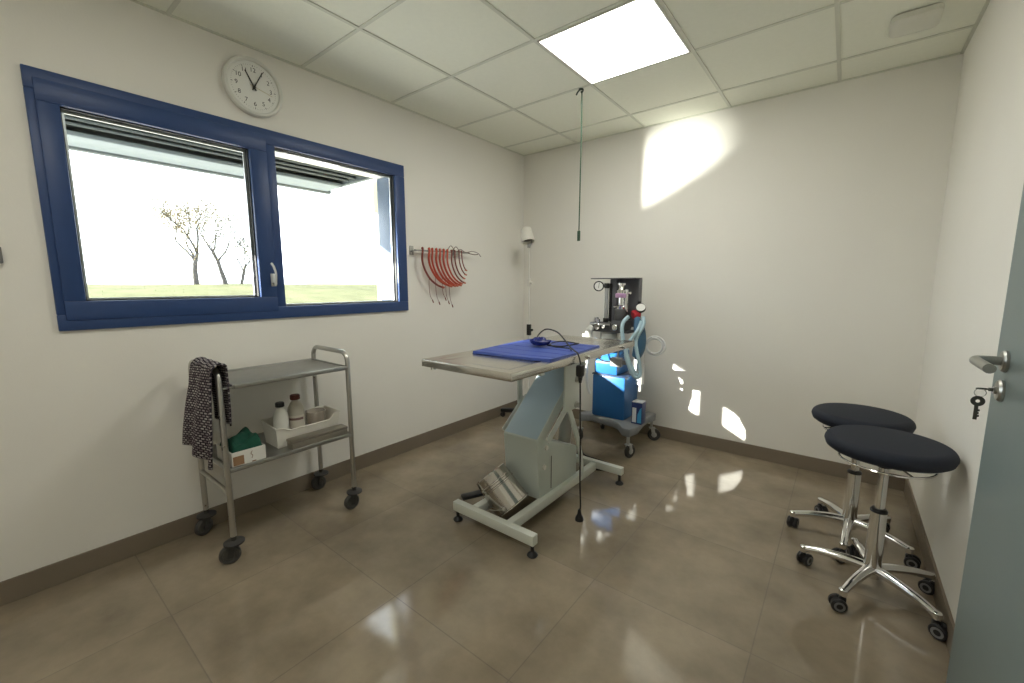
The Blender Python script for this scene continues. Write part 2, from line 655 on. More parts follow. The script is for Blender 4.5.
# ------------------------------------------------------------------ ceiling and wall fittings
def ceiling_things():
    t = thing('ceiling_light', 'bright square light panel set in the tiled ceiling', 'light', (1.489, -1.209, H))
    f = MB()
    x0, x1, y0, y1 = 1.199, 1.779, -1.499, -.919
    f.box((x0, y0, H - .006), (x0 + .010, y1, H + .003), .001)
    f.box((x1 - .010, y0, H - .006), (x1, y1, H + .003), .001)
    f.box((x0 + .010, y0, H - .006), (x1 - .010, y0 + .010, H + .003), .001)
    f.box((x0 + .010, y1 - .010, H - .006), (x1 - .010, y1, H + .003), .001)
    f.build('light_frame', M_WHITE, t)
    MB().box((x0 + .010, y0 + .010, H - .004), (x1 - .010, y1 - .010, H + .002)).build(
        'diffuser', mat('light_diffuser', (.9, .9, .88), .5, emit=(1., .985, .92), emit_s=PANEL), t, smooth=0)
    # flat rounded fitting
    c = MB()
    cx, cy, hw, r = 2.672, -.560, .088, .03
    def rr(w_, r_):
        out = []
        for qx, qy, a0 in ((1, 1, 0), (-1, 1, 90), (-1, -1, 180), (1, -1, 270)):
            for k in range(6):
                a = math.radians(a0 + 90 * k / 5)
                out.append((cx + qx * (w_ - r_) + r_ * math.cos(a), cy + qy * (w_ - r_) + r_ * math.sin(a)))
        return out
    rings_ = [(rr(hw, r), H), (rr(hw, r), H - .022), (rr(hw - .008, r - .006), H - .030), (rr(hw - .03, .01), H - .033)]
    vs, fs = [], []
    for pl, z in rings_:
        vs += [(a, b, z) for a, b in pl]
    n = len(rings_[0][0])
    for i in range(len(rings_) - 1):
        for k in range(n):
            fs.append([i * n + k, i * n + (k + 1) % n, (i + 1) * n + (k + 1) % n, (i + 1) * n + k])
    fs.append([(len(rings_) - 1) * n + k for k in range(n)])
    c.add(vs, fs)
    tag(c.build('ceiling_vent', mat('vent_white', (.70, .70, .62), .5), loc=(cx, cy, H)),
        'small rounded square white fitting on the ceiling, away from the light panel', 'vent')
    # strap hanging from the ceiling
    t = thing('hanging_strap', 'thin green strap hanging from a hook in the ceiling', 'strap', (1.125, -.903, H))
    h = MB()
    h.tube(catmull([(1.075, -.885, H - .022), (1.095, -.892, H - .006), (1.125, -.903, H - .004), (1.135, -.907, H - .016), (1.125, -.903, H - .026),
                    (1.118, -.900, H - .018)], 5), .005, 8)
    h.lathe([(0, 0), (.014, 0), (.014, .004), (0, .004)], Matrix.Translation((1.115, -.9, H - .004)), 16)
    h.build('hook', mat('dark_hook', (.03, .05, .03), .5), t)
    s = MB()
    pts = [(1.125, -.903, H - .024), (1.127, -.902, 2.2), (1.126, -.904, 1.95), (1.124, -.902, 1.75), (1.123, -.903, 1.56)]
    s.tube(catmull(pts, 5), .0042, 8, flat=.5)
    s.box((1.112, -.907, 1.535), (1.133, -.899, 1.60), .003)
    s.build('strap', mat('green_webbing', (.028, .062, .036), .8), t)


def clock():
    cy, cz, R = -2.374, 2.270, .142
    t = thing('wall_clock', 'round white wall clock with black numerals above the window', 'clock', (0, cy, cz - R))
    M = axis_matrix((0, cy, cz), (1, 0, 0))
    b = MB()
    b.lathe([(0, 0), (R - .004, 0), (R, .006), (R, .026), (R - .004, .034), (R - .012, .037), (R - .018, .034), (R - .020, .022)], M, 64)
    b.build('rim', mat('clock_rim_white', (.70, .70, .65), .35), t)
    f = MB()
    f.lathe([(0, .020), (R - .019, .020), (R - .019, .021), (0, .021)], M, 64)
    face = f.build('clock_face', mat('clock_face_white', (.80, .80, .76), .5), t)
    ink = mat('clock_ink', (.015, .015, .015), .5)

    # on the wall x = 0 seen from the room, screen right is +y
    def P(ang, r, x):
        a = math.radians(ang)
        return Vector((x, cy + r * math.sin(a), cz + r * math.cos(a)))
    nm = MB()
    for k in range(1, 13):
        cu = bpy.data.curves.new('numeral', 'FONT')
        cu.body = str(k)
        cu.size = .030
        cu.align_x = 'CENTER'
        cu.align_y = 'CENTER'
        ob = bpy.data.objects.new('numeral', cu)
        COL.objects.link(ob)
        bpy.context.view_layer.update()
        me = bpy.data.meshes.new_from_object(ob.evaluated_get(bpy.context.evaluated_depsgraph_get()))
        c = P(30 * k, .082, .0222)
        nm.add([c + Vector((0, v.co.x, v.co.y)) for v in me.vertices], [list(p.vertices) for p in me.polygons])
        bpy.data.objects.remove(ob)
        bpy.data.meshes.remove(me)
        bpy.data.curves.remove(cu)
    for k in range(60):
        r0, r1 = (.098, .107) if k % 5 == 0 else (.103, .107)
        w = .0013 if k % 5 == 0 else .0006
        a, c = P(6 * k, r0, .0222), P(6 * k, r1, .0222)
        s = (P(6 * k + 90, 1, 0) - P(6 * k + 90, 0, 0)) * w
        nm.add([a - s, a + s, c + s, c - s], [[0, 1, 2, 3]])
    nm.build('numerals', ink, face, smooth=0)

    def hand(nme, ang, L, tail, w, x, m):
        h = MB()
        d = (P(ang, 1, 0) - P(ang, 0, 0))
        s = (P(ang + 90, 1, 0) - P(ang + 90, 0, 0))
        c = Vector((x, cy, cz))
        q = [c - d * tail - s * w, c - d * tail + s * w, c + d * L + s * w * .7, c + d * L - s * w * .7]
        h.add([v for v in q] + [v + Vector((.0012, 0, 0)) for v in q],
              [[0, 1, 2, 3], [4, 5, 6, 7], [0, 1, 5, 4], [1, 2, 6, 5], [2, 3, 7, 6], [3, 0, 4, 7]])
        h.build(nme, m, t, smooth=0)
    hand('hour_hand', 331.5, .080, .018, .0040, .024, ink)
    hand('minute_hand', 28, .095, .020, .0032, .0265, ink)
    hand('second_hand', 104, .088, .02, .0009, .0285, mat('second_hand_ochre', (.42, .33, .12), .5))
    MB().lathe([(0, .021), (.006, .021), (.006, .031), (0, .032)], M, 16).build('hub', ink, t)


def wall_switch():
    t = thing('wall_switch', 'small grey switch box on the wall beside the window frame', 'switch', (0, -3.345, 1.366))
    MB().box((0, -3.385, 1.335), (.022, -3.305, 1.397), .004).build('switch_box', mat('grey_switch', (.16, .16, .15), .5), t)
    MB().box((.022, -3.375, 1.345), (.026, -3.320, 1.387), .003).build('rocker', mat('light_switch_grey', (.40, .40, .38), .5), t)


def tubes():
    z, x = 1.505, .055
    t = thing('tube_rail', 'thin steel wall rail that red tubes hang from', 'rail', (0, -1.09, z))
    MB().cyl((x, -1.385, z - .004), (x, -.82, z + .006), .006, n=12).build('rail_bar', M_STEELD, t)
    MB().cyl((x - .02, -1.375, z + .0), (x - .02, -.86, z + .010), .004, n=10).build('rail_bar', M_STEELD, t)
    for yy in (-1.375, -.95):
        b = MB()
        b.box((0, yy - .018, z - .035), (.005, yy + .018, z + .03), .002)
        b.box((0, yy - .008, z - .012), (x, yy + .008, z - .004), .002)
        b.build('bracket', M_STEELD, t)
    m_wire = mat('brown_wire', (.10, .06, .04), .5)
    for y0, hh in ((-1.02, .050), (-.965, .045), (-.915, .028)):
        MB().tube(catmull([(x, y0 - .05, z + .006), (x + .01, y0 - .02, z + hh), (x + .005, y0 + .03, z + .012), (x + .02, y0 + .06, z + .008)], 5), .0026, 6).build('wire_hook', m_wire, t)
    MB().tube(catmull([(x, -.86, z + .006), (x + .01, -.80, z + .020), (x + .02, -.74, z + .008), (x + .03, -.715, z - .02)], 5), .0024, 6).build('wire_hook', m_wire, t)
    MB().tube(catmull([(x, -.85, z + .006), (x + .02, -.79, z - .006), (x + .03, -.75, z - .002)], 5), .0034, 6).build('wire_hook', m_wire, t)
    red = mat('orange_red_rubber', (.44, .062, .030), .38, spec=.5, noise=.12, nscale=30)
    dark = mat('dark_red_rubber', (.20, .040, .028), .4, noise=.12, nscale=30)
    ords = ['first and longest', 'second', 'third', 'fourth', 'fifth', 'sixth', 'seventh', 'eighth', 'ninth', 'tenth', 'eleventh']
    #       y,    length, sweep, radius, pilot line
    spec = [(-1.325, .275, .185, .0075, 1), (-1.262, .262, .190, .0085, 1), (-1.232, .266, .175, .0080, 0), (-1.192, .262, .175, .0085, 1),
            (-1.155, .262, .165, .0080, 1), (-1.118, .258, .165, .0085, 1), (-1.080, .245, .140, .0070, 0), (-1.035, .240, .130, .0060, 0),
            (-1.000, .205, .090, .0055, 0), (-.955, .175, .065, .0050, 0), (-.925, .140, .040, .0045, 0)]
    for i, (y, L, sw, rad, pil) in enumerate(spec):
        x0 = x + .014
        o = thing('breathing_tube', '%s curved %s rubber tube from the window end of the wall rail' % (ords[i], 'brown-red' if i in (0, 7, 8, 9, 10) else 'orange-red'),
                  'tube', (x0, y, z), group='red rubber tubes on the wall rail')
        pts = [(x0 - .012, y + .004, z + .012), (x0, y, z + .014), (x0 + .004, y - .004, z - .01), (x0 + .004, y - sw * .06, z - L * .25), (x0 + .006, y + sw * .04, z - L * .5),
               (x0 + .010, y + sw * .30, z - L * .76), (x0 + .014, y + sw * .66, z - L * .93), (x0 + .018, y + sw, z - L)]
        MB().tube(catmull(pts, 5), rad, 10).build('tube_body', dark if i in (0, 7, 8, 9, 10) else red, o)
        c = MB()
        c.cyl(Vector(pts[-1]) + Vector((0, -.022, .006)), Vector(pts[-1]) + Vector((0, -.002, 0)), rad * 1.25, rad * 1.1, n=12)
        c.build('cuff', mat('pale_pink_cuff', (.52, .15, .09), .35), o)
        if pil:
            p = MB()
            d = .09 + .03 * ((i * 7) % 3)
            q = [(x0 + .008, y + sw * .25, z - L * .70), (x0 + .012, y + sw * .22, z - L * .95), (x0 + .012, y + sw * .26, z - L - d * .6),
                 (x0 + .014, y + sw * .30 + .012, z - L - d)]
            p.tube(catmull(q, 6), .0017, 6)
            p.cyl(Vector(q[-1]), Vector(q[-1]) + Vector((0, .010, -.022)), .004, n=8)
            p.build('pilot_line', dark, o)


# ------------------------------------------------------------------ casters
def caster(parent, x, y, r, w, top, ang, fork_m, tyre_m, disc=0., off=None, hub_m=None, twin=False):
    """swivel caster whose stem is at x, y; the wheel trails in direction ang"""
    d = Vector((math.cos(ang), math.sin(ang), 0))
    s = Vector((-d.y, d.x, 0))
    off = r * .45 if off is None else off
    c = Vector((x, y, r)) + d * off
    f = MB()
    f.cyl((x, y, 2 * r + .004), (x, y, top), min(.011, r * .4), n=12)
    if disc:
        f.lathe([(0, 0), (disc, 0), (disc, .007), (disc * .6, .013), (0, .014)], Matrix.Translation((x, y, 2 * r + .006)), 24)
    if twin:
        # hooded twin-wheel caster
        Mx = axis_matrix(c - s * (w * .16), s)
        f.lathe([(0, 0), (r * .9, 0), (r * .9, w * .32), (0, w * .32)], Mx, 20)
        f.bar(c + Vector((0, 0, r * .62)) - d * r * .2, Vector((x, y, 2 * r + .006)), w * .5, r * .8, .003, up=d)
    else:
        for k in (-1, 1):
            a = c + s * k * (w / 2 + .004)
            f.bar(a - Vector((0, 0, r * .25)), Vector((x, y, 2 * r + .006)) + s * k * (w / 2 + .004) + d * off * .35, r * .55, .004, .001, up=s)
        f.bar(Vector((x, y, 2 * r + .004)) - d * r * .35, Vector((x, y, 2 * r + .004)) + d * r * .6, w + .014, .005, .001)
    fk = f.build('caster', fork_m, parent)
    wl = MB()
    e = min(r * .18, w * .25)
    parts = ((-.5, -.1), (.1, .5)) if twin else ((-.5, .5),)
    for a, b in parts:
        Mx = axis_matrix(c + s * w * a, s)
        ww = w * (b - a)
        wl.lathe([(0, ww * .12), (r * .62, ww * .12), (r * .66, 0), (r - e, 0), (r, e), (r, ww - e), (r - e, ww), (r * .66, ww), (r * .62, ww * .88), (0, ww * .88)], Mx, 26)
    wl.build('wheel', tyre_m, fk)
    hb = MB()
    wd = w * .5 + .0015
    hb.cyl(c - s * wd, c + s * wd, r * (.42 if hub_m else .2), n=16)
    hb.build('wheel_hub', hub_m or fork_m, fk)
    return fk


# ------------------------------------------------------------------ trolley and what is on it
def trolley():
    xf, xb, yl, yr = .432, .062, -2.775, -2.175
    t = thing('trolley', 'two-shelf stainless steel trolley on casters under the window', 'trolley', ((xf + xb) / 2, (yl + yr) / 2, 0))
    ft = .892
    for y in (yl, yr):
        m = MB()
        k = .055
        pts = [Vector((xf, y, .125)), Vector((xf, y, ft - k))]
        for i in range(1, 8):
            a = i / 8 * PI / 2
            pts.append(Vector((xf - k + k * math.cos(a), y, ft - k + k * math.sin(a))))
        for i in range(0, 9):
            a = PI / 2 + i / 8 * PI / 2
            pts.append(Vector((xb + k + k * math.cos(a), y, ft - k + k * math.sin(a))))
        pts.append(Vector((xb, y, .125)))
        m.tube(pts, .0125, 14)
        m.build('end_frame', M_STEEL, t)

    def shelf(z, yl_):
        s = MB()
        s.box((xb - .008, yl_, z - .004), (xf + .008, yr - .008, z), .001)
        for a, b in (((xb - .008, yl_, z), (xf + .008, yl_, z)), ((xb - .008, yr - .008, z), (xf + .008, yr - .008, z)),
                     ((xb - .008, yl_, z), (xb - .008, yr - .008, z)), ((xf + .008, yl_, z), (xf + .008, yr - .008, z))):
            s.bar(Vector(a) - Vector((0, 0, .003)), Vector(b) - Vector((0, 0, .003)), .012, .022, .005)
        for yy in (yl, yr):
            for xx in (xb, xf):
                s.bar((xx, yy, z - .006), (xx, yl_ if yy == yl else yr - .008, z - .006), .012, .010, .002)
        s.build('shelf', M_STEELD, t)
    shelf(.812, yl + .052)
    shelf(.437, yl + .008)
    b = MB()
    b.cyl((xf, yl, .33), (xb, yl, .33), .010, n=12)
    b.build('crossbar', M_STEEL, t)
    for x, y, a in ((xf, yl, -1.9), (xf, yr, -1.6), (xb, yl, -1.2), (xb, yr, -1.7)):
        caster(t, x, y, .043, .028, .140, a, M_RUBBER, mat('worn_tyre', (.06, .058, .052), .6, noise=.3, nscale=40), disc=.042)


def towel():
    # speckled towel bunched over the left hoop of the trolley
    x0, x1, yb, zt = .110, .462, -2.775, .912
    mb = MB()
    NU, NV = 40, 64
    out_len, in_len = .405, .27
    tot = out_len + in_len + .06

    def fn(u, v):
        s = v * tot
        # gathered near the top, spreading below
        if s < out_len:                     # hanging on the outer side
            k = 1 - s / out_len             # 1 at the hem
            z = zt - (out_len - s) - .01
            y = yb - .022 - .045 * math.sin(k * PI * .55) * (0.6 + .4 * math.sin(u * 5))
            wv = .016 * math.sin(u * 17 + k * 1.4) * (.35 + .65 * k)
            y += wv - .010
            z += .030 * k * math.sin(u * 4.4 + .5) - .02 * k * u
        elif s < out_len + .06:
            a = (s - out_len) / .06 * PI
            y = yb - .026 * math.cos(a) * (1 + .12 * math.sin(u * 19))
            z = zt - .010 + .020 * math.sin(a) + .004 * math.sin(u * 21)
            k = 0
        else:
            k = (s - out_len - .06) / in_len
            z = zt - .01 - (s - out_len - .06)
            y = yb + .028 + .006 * math.sin(u * 15 + k * 2) + .012 * k
        kk = k if s < out_len else 0
        xl = .205 - .095 * kk ** .7
        xr = .476 - .075 * kk
        if s > out_len + .06:
            xl, xr = .20, .455 - .03 * k
        x = xl + (xr - xl) * u + .010 * math.sin(v * 9)
        return Vector((x, y, z))
    vs, fs, uvs = [], [], []
    for i in range(NU + 1):
        for j in range(NV + 1):
            vs.append(fn(i / NU, j / NV))
    mb.grid(fn, NU, NV, thick=.007)
    o = mb.build('towel', mat_towel(), loc=(.25, yb, zt), smooth=80)
    me = o.data
    uvl = me.uv_layers.new(name='UVMap')
    n1 = (NU + 1) * (NV + 1)
    for lp in me.loops:
        k = lp.vertex_index % n1
        uvl.data[lp.index].uv = ((k // (NV + 1)) / NU * (x1 - x0), (k % (NV + 1)) / NV * tot)
    tag(o, 'dark speckled woven towel draped over the trolley end rail', 'towel')


def trolley_contents():
    z = .4385
    # white carton
    t = thing('carton', 'open white cardboard box on the lower trolley shelf', 'box', (.34, -2.688, z))
    c = MB()
    a, b = (.235, -2.752, z), (.428, -2.612, z + .068)
    th = .003
    c.box((a[0], a[1], z), (b[0], b[1], z + th))
    c.box((a[0], a[1], z), (a[0] + th, b[1], b[2]))
    c.box((b[0] - th, a[1], z), (b[0], b[1], b[2]))
    c.box((a[0] + th, a[1], z), (b[0] - th, a[1] + th, b[2]))
    c.box((a[0] + th, b[1] - th, z), (b[0] - th, b[1], b[2]))
    c.build('box_body', mat('white_card', (.70, .69, .64), .6), t, smooth=0)
    MB().box((b[0], a[1] + .004, z + .006), (b[0] + .001, a[1] + .048, z + .048)).build('brown_label', mat('brown_print', (.26, .15, .08), .6), t, smooth=0)
    mk = MB()
    mk.tube(catmull([(b[0] + .001, -2.668, z + .056), (b[0] + .0015, -2.675, z + .045), (b[0] + .001, -2.668, z + .035), (b[0] + .001, -2.672, z + .022)], 4), .0014, 6)
    mk.box((b[0], -2.672, z + .004), (b[0] + .001, -2.655, z + .009))
    mk.build('printed_mark', mat('brown_print', (.26, .15, .08), .6), t)
    # green cloth in it
    g = MB()
    def cl(u, v):
        x = .240 + .183 * u
        y = -2.747 + .130 * v
        e = min(u, 1 - u, v, 1 - v)
        k = min(1, e / .14)
        k = math.sqrt(max(0, k * (2 - k)))
        n = mnoise.noise(Vector((u * 2.4, v * 2.2, 1.7))) * .020 + mnoise.noise(Vector((u * 6, v * 5, 4))) * .007
        top = .082 + .040 * v + n + .008 * math.sin(u * 11 + v * 6)
        return (x, y, z + .004 + k * top)
    g.grid(cl, 40, 32, thick=.0)
    g.box((.245, -2.742, z + .0035), (.418, -2.622, z + .0045))
    o = g.build('green_cloth', mat('dark_green_cloth', (.006, .066, .040), .85, noise=.25, nscale=25, bump=.3, bscale=90), loc=(.328, -2.682, z), smooth=80, weld=True)
    tag(o, 'crumpled dark green cloth stuffed in the white carton', 'cloth')
    # white bin with sloping front
    t = thing('storage_bin', 'white plastic open bin holding bottles on the lower trolley shelf', 'bin', (.25, -2.37, z))
    y0, y1, xa, xb, hb, hl = -2.525, -2.212, .205, .352, .118, .084
    prof_o = lambda k: ((xa - .010 * k, y0 - .010 * k), (xb + .012 * k, y0 - .010 * k), (xb + .012 * k, y1 + .014 * k), (xa - .010 * k, y1 + .014 * k))
    b_ = MB()
    def wallgrid(p, q, hts, inward):
        p0, p1 = Vector((*p[0], z)), Vector((*p[1], z))
        q0, q1 = Vector((*q[0], z)), Vector((*q[1], z))
        n = 24
        def fn(u, v):
            h = hts(u)
            lo = p0.lerp(p1, u)
            hi = q0.lerp(q1, u)
            r = lo.lerp(hi, v)
            r.z = z + h * v
            return r
        b_.grid(fn, n, 6, thick=.004)
    P, Q = prof_o(0), prof_o(1)
    sstep = lambda a, b2, x: (lambda k: k * k * (3 - 2 * k))(max(0, min(1, (x - a) / (b2 - a))))
    front = lambda u: hl + (hb - hl) * (1 - sstep(.06, .22, u)) * .55 + (hb - hl) * sstep(.80, .95, u)
    wallgrid((P[1], P[2]), (Q[1], Q[2]), front, 1)
    wallgrid((P[2], P[3]), (Q[2], Q[3]), lambda u: hb, 1)
    wallgrid((P[3], P[0]), (Q[3], Q[0]), lambda u: hb, 1)
    wallgrid((P[0], P[1]), (Q[0], Q[1]), lambda u: hb - (hb - front(0)) * u, 1)
    b_.box((xa, y0, z), (xb, y1, z + .004))
    b_.build('bin_body', mat('bin_white', (.72, .70, .63), .4), t)
    rm = MB()
    rm.tube([(Q[1][0], Q[1][1] + (Q[2][1] - Q[1][1]) * u, z + front(u)) for u in [i / 30 for i in range(31)]], .004, 8)
    rm.tube([(Q[2][0], Q[2][1], z + hb), (Q[3][0], Q[3][1], z + hb), (Q[0][0], Q[0][1], z + hb), (Q[1][0], Q[1][1], z + front(0))], .004, 8)
    rm.build('bin_rim', mat('bin_white', (.72, .70, .63), .4), t)

    def bottle(name, label, x, y, r, hs, hc, bm, cm, lab=None, liquid=None, sq=False):
        zb = z + .0045
        o = thing(name, label, 'bottle', (x, y, zb), group='bottles in the white bin')
        p = [(0, 0), (r * .92, 0), (r, .006), (r, hs * .70), (r * .93, hs * .80), (r * .60, hs * .92), (r * .42, hs * .96), (r * .42, hs), (0, hs)]
        MB().lathe(p, Matrix.Translation((x, y, zb)), 28).build('bottle_body', bm, o)
        rc = r * .56
        cp = MB().lathe([(0, hs), (rc * .9, hs), (rc, hs + .002), (rc, hs + hc - .003), (rc * .9, hs + hc), (0, hs + hc)], Matrix.Translation((x, y, zb)), 24)
        for i in range(18):
            a = i / 18 * 2 * PI
            cp.box((rc - .001, -.001, hs + .002), (rc + .001, .001, hs + hc - .004), 0, 0, Matrix.Translation((x, y, zb)) @ Matrix.Rotation(a, 4, 'Z'))
        cp.build('cap', cm, o)
        if lab:
            lb = MB().lathe([(r + .0008, hs * .16), (r + .0008, hs * .62)], Matrix.Translation((x, y, zb)), 20, a0=-1.5, a1=.7)
            lo = lb.build('bottle_label', lab, o)
            for h0, h1, aa, bb in ((.50, .56, -1.3, .5), (.22, .30, -1.2, .2)):
                MB().lathe([(r + .0014, hs * h0), (r + .0014, hs * h1)], Matrix.Translation((x, y, zb)), 14, a0=aa, a1=bb).build(
                    'print_line', mat('label_ink', (.20, .12, .11), .6), lo)
    bottle('bottle', 'white plastic bottle with black screw cap in the bin', .290, -2.478, .036, .190, .024,
           mat('milky_plastic', (.70, .70, .65), .35), M_BLACK)
    bottle('bottle', 'cloudy bottle with red-brown cap and printed label in the bin', .272, -2.392, .041, .208, .026,
           mat('cloudy_plastic', (.50, .47, .40), .3), mat('red_brown_cap', (.13, .028, .020), .45), mat('pale_label', (.62, .58, .50), .5))
    # clear tub lying in the bin
    o = thing('plastic_tub', 'clear plastic tub with brownish contents, beside the red-capped bottle in the bin', 'tub', (.268, -2.285, z + .0045))
    zb = z + .0045
    tb = MB().lathe([(0, 0), (.042, 0), (.046, .006), (.050, .115), (.053, .117), (.053, .121), (.047, .121), (.043, .008), (0, .006)], Matrix.Translation((.268, -2.285, zb)), 28)
    tb.build('tub_wall', mat_clear('clear_tub_plastic', (.60, .54, .46), .45), o)
    MB().lathe([(0, .0065), (.0425, .0085), (.0445, .060), (.03, .075), (0, .070)], Matrix.Translation((.268, -2.285, zb)), 28).build(
        'contents', mat('brown_contents', (.20, .12, .08), .6, noise=.4, nscale=60), o)
    # flat metal instrument tin
    t = thing('instrument_tin', 'flat grey metal instrument tin in front of the white bin', 'tin', (.40, -2.34, z))
    MB().box((.372, -2.492, z), (.434, -2.196, z + .032), .004).build('tin_base', mat('tin_metal', (.36, .33, .28), .38, metal=.9, rnoise=.1, nscale=20), t)
    MB().box((.370, -2.494, z + .032), (.436, -2.194, z + .047), .004).build('tin_lid', mat('tin_metal', (.36, .33, .28), .38, metal=.9), t)


# ------------------------------------------------------------------ examination table
def exam_table():
    xc = 1.197
    t = thing('examination_table', 'steel-topped veterinary examination table on a grey-green scissor base', 'table', (xc, -1.44, 0))
    # steel tray top
    x0, x1, y0, y1, zt = .905, 1.472, -2.055, -.763, .888
    m = MB()
    m.box((x0, y0, zt - .034), (x0 + .005, y1, zt), .002)
    m.box((x1 - .005, y0, zt - .034), (x1, y1, zt), .002)
    m.box((x0 + .005, y0, zt - .034), (x1 - .005, y0 + .005, zt), .002)
    m.box((x0 + .005, y1 - .005, zt - .034), (x1 - .005, y1, zt), .002)
    # raised rim flat, dished centre
    def dish(u, v):
        x = x0 + .004 + (x1 - x0 - .008) * u
        y = y0 + .004 + (y1 - y0 - .008) * v
        ex = min(u, 1 - u) * (x1 - x0)
        ey = min(v, 1 - v) * (y1 - y0)
        e = min(ex, ey)
        d = 0
        if e > .055:
            d = min(1, (e - .055) / .03)
            d = .007 * d * d * (3 - 2 * d)
        return (x, y, zt + .0015 - d)
    m.grid(dish, 56, 110, thick=.004)
    m.build('tabletop', mat('tabletop_steel', (.70, .68, .63), .26, metal=1., rnoise=.03, nscale=9), t)
    # under frame
    f = MB()
    for x in (xc - .15, xc + .15):
        f.box((x - .015, y0 + .12, zt - .07), (x + .015, y1 - .12, zt - .038), .003)
    for y in (-1.75, -1.15):
        f.box((x0 + .05, y - .015, zt - .066), (x1 - .05, y + .015, zt - .04), .003)
    f.build('top_frame', M_ENAMEL, t)
    for y in (-1.40, -.95):
        MB().cyl((x1 - .001, y, zt - .018), (x1 + .016, y, zt - .018), .010, n=16, bev=.002).build('clamp_knob', M_CHROME, t)
    MB().cyl((.955, y0 + .03, zt - .050), (.955, y0 + .03, zt - .006), .012, n=14).build('clamp_knob', M_CHROME, t)
    # feet frame
    b = MB()
    b.box((.968, -1.925, .058), (1.492, -1.885, .108), .004)
    b.box((.968, -1.005, .066), (1.515, -.965, .112), .004)
    for x in (xc - .105, xc + .125):
        b.box((x - .020, -1.885, .056), (x + .020, -1.005, .104), .004)
    b.build('foot_frame', mat('foot_frame_enamel', (.64, .66, .60), .38), t)
    for x, y in ((.985, -1.905), (1.475, -1.905), (.985, -.985), (1.495, -.985)):
        p = MB()
        p.lathe([(0, 0), (.024, 0), (.026, .005), (.020, .014), (.009, .022), (.0085, .070), (0, .070)], Matrix.Translation((x, y, 0)), 20)
        p.build('levelling_foot', M_BLACK, t)
    # housing box with sloping front
    h = MB()
    h.prism([(-1.610, .095), (-1.640, .435), (-1.615, .450), (-1.585, .432), (-1.22, .285), (-1.21, .27), (-1.21, .095)], xc - .112, xc + .115, 'x', bev=.006)
    hs = h.build('base_housing', mat('housing_enamel', (.55, .60, .56), .4, noise=.04, nscale=5), t)
    d = MB()
    d.box((xc + .115, -1.50, .12), (xc + .1162, -1.495, .31))
    d.build('panel_joint', M_BLACK, hs, smooth=0)
    for y, z in ((-1.555, .375), (-1.575, .27)):
        MB().cyl((xc + .114, y, z), (xc + .126, y, z), .014, n=16, bev=.002).build('pivot_cap', M_WHITE, hs)
    MB().cyl((xc - .126, -1.60, .415), (xc - .110, -1.60, .415), .010, n=12).build('pivot_cap', M_STEELD, hs)
    # lifting arm (broad plate cover with side flanges)
    a0, a1 = Vector((xc, -1.628, .436)), Vector((xc, -1.200, .790))
    nrm = Vector((0, -(a1.z - a0.z), (a1.y - a0.y))).normalized()
    ar = MB()
    ar.bar(a0, a1, .218, .012, .003, up=nrm)
    arm = ar.build('lifting_arm', M_BLUEGREY, t)
    for s in (-1, 1):
        fl = MB()
        off = Vector((s * .109, 0, 0)) - nrm * .028
        fl.bar(a0 + off, a1 + off, .008, .066, .002, up=nrm)
        fl.build('arm_flange', mat('arm_flange_enamel', (.62, .66, .63), .4), arm)
    # bracket that carries the tray on the arm
    ub = MB()
    ub.box((xc - .09, -1.26, .770), (xc + .09, -1.16, zt - .036), .004)
    ub.cyl((xc - .155, -1.205, .785), (xc + .155, -1.205, .785), .014, n=16)
    ub.build('upper_bracket', M_ENAMEL, t)
    # rear arm and scissor struts
    for s in (-1, 1):
        r = MB()
        x = xc + s * .150
        r.bar((x, -1.59, .425), (x, -1.395, .575), .008, .040, .002, up=(0, 1, 0))
        r.build('lower_arm', M_ENAMEL, t)
    for s in (-1, 1):
        c = MB()
        x = xc + s * .150
        pts = catmull([(x, -1.395, .585), (x, -1.345, .50), (x, -1.265, .34), (x, -1.225, .22), (x, -1.205, .10)], 6)
        for i in range(len(pts) - 1):
            c.bar(pts[i], pts[i + 1] + (pts[i + 1] - pts[i]) * .15, .010, .036, .001, up=(0, 1, .5))
        c.build('rear_strut', M_ENAMEL, t)
    for s in (-1, 1):
        x = xc + s * .160
        p = MB()
        p.box((x - .006, -1.445, .550), (x + .006, -1.275 if s > 0 else -1.408, zt - .04), .003)
        pl = p.build('side_plate', M_ENAMEL, t)
        for z in (.572, .722):
            if s < 0:
                continue
            q = MB()
            q.cyl((x + s * .005, -1.322, z), (x + s * .034, -1.322, z), .014, n=16, bev=.002)
            q.cyl((x + s * .005, -1.322, z), (x + s * .012, -1.322, z), .020, n=16, bev=.001)
            q.build('clamp_bolt', M_STEEL, pl)
    cy = MB()
    cy.cyl((xc, -1.18, .16), (xc, -1.10, .80), .028, n=18)
    cy.cyl((xc, -1.185, .12), (xc, -1.145, .45), .040, n=18)
    cy.build('lift_cylinder', M_STEELD, t)
    # foot pedal
    p = MB()
    p.bar((1.035, -1.70, .098), (.955, -1.845, .092), .05, .020, .006)
    p.bar((1.09, -1.60, .12), (1.03, -1.71, .098), .016, .012, .002)
    p.build('foot_pedal', M_BLACK, t)


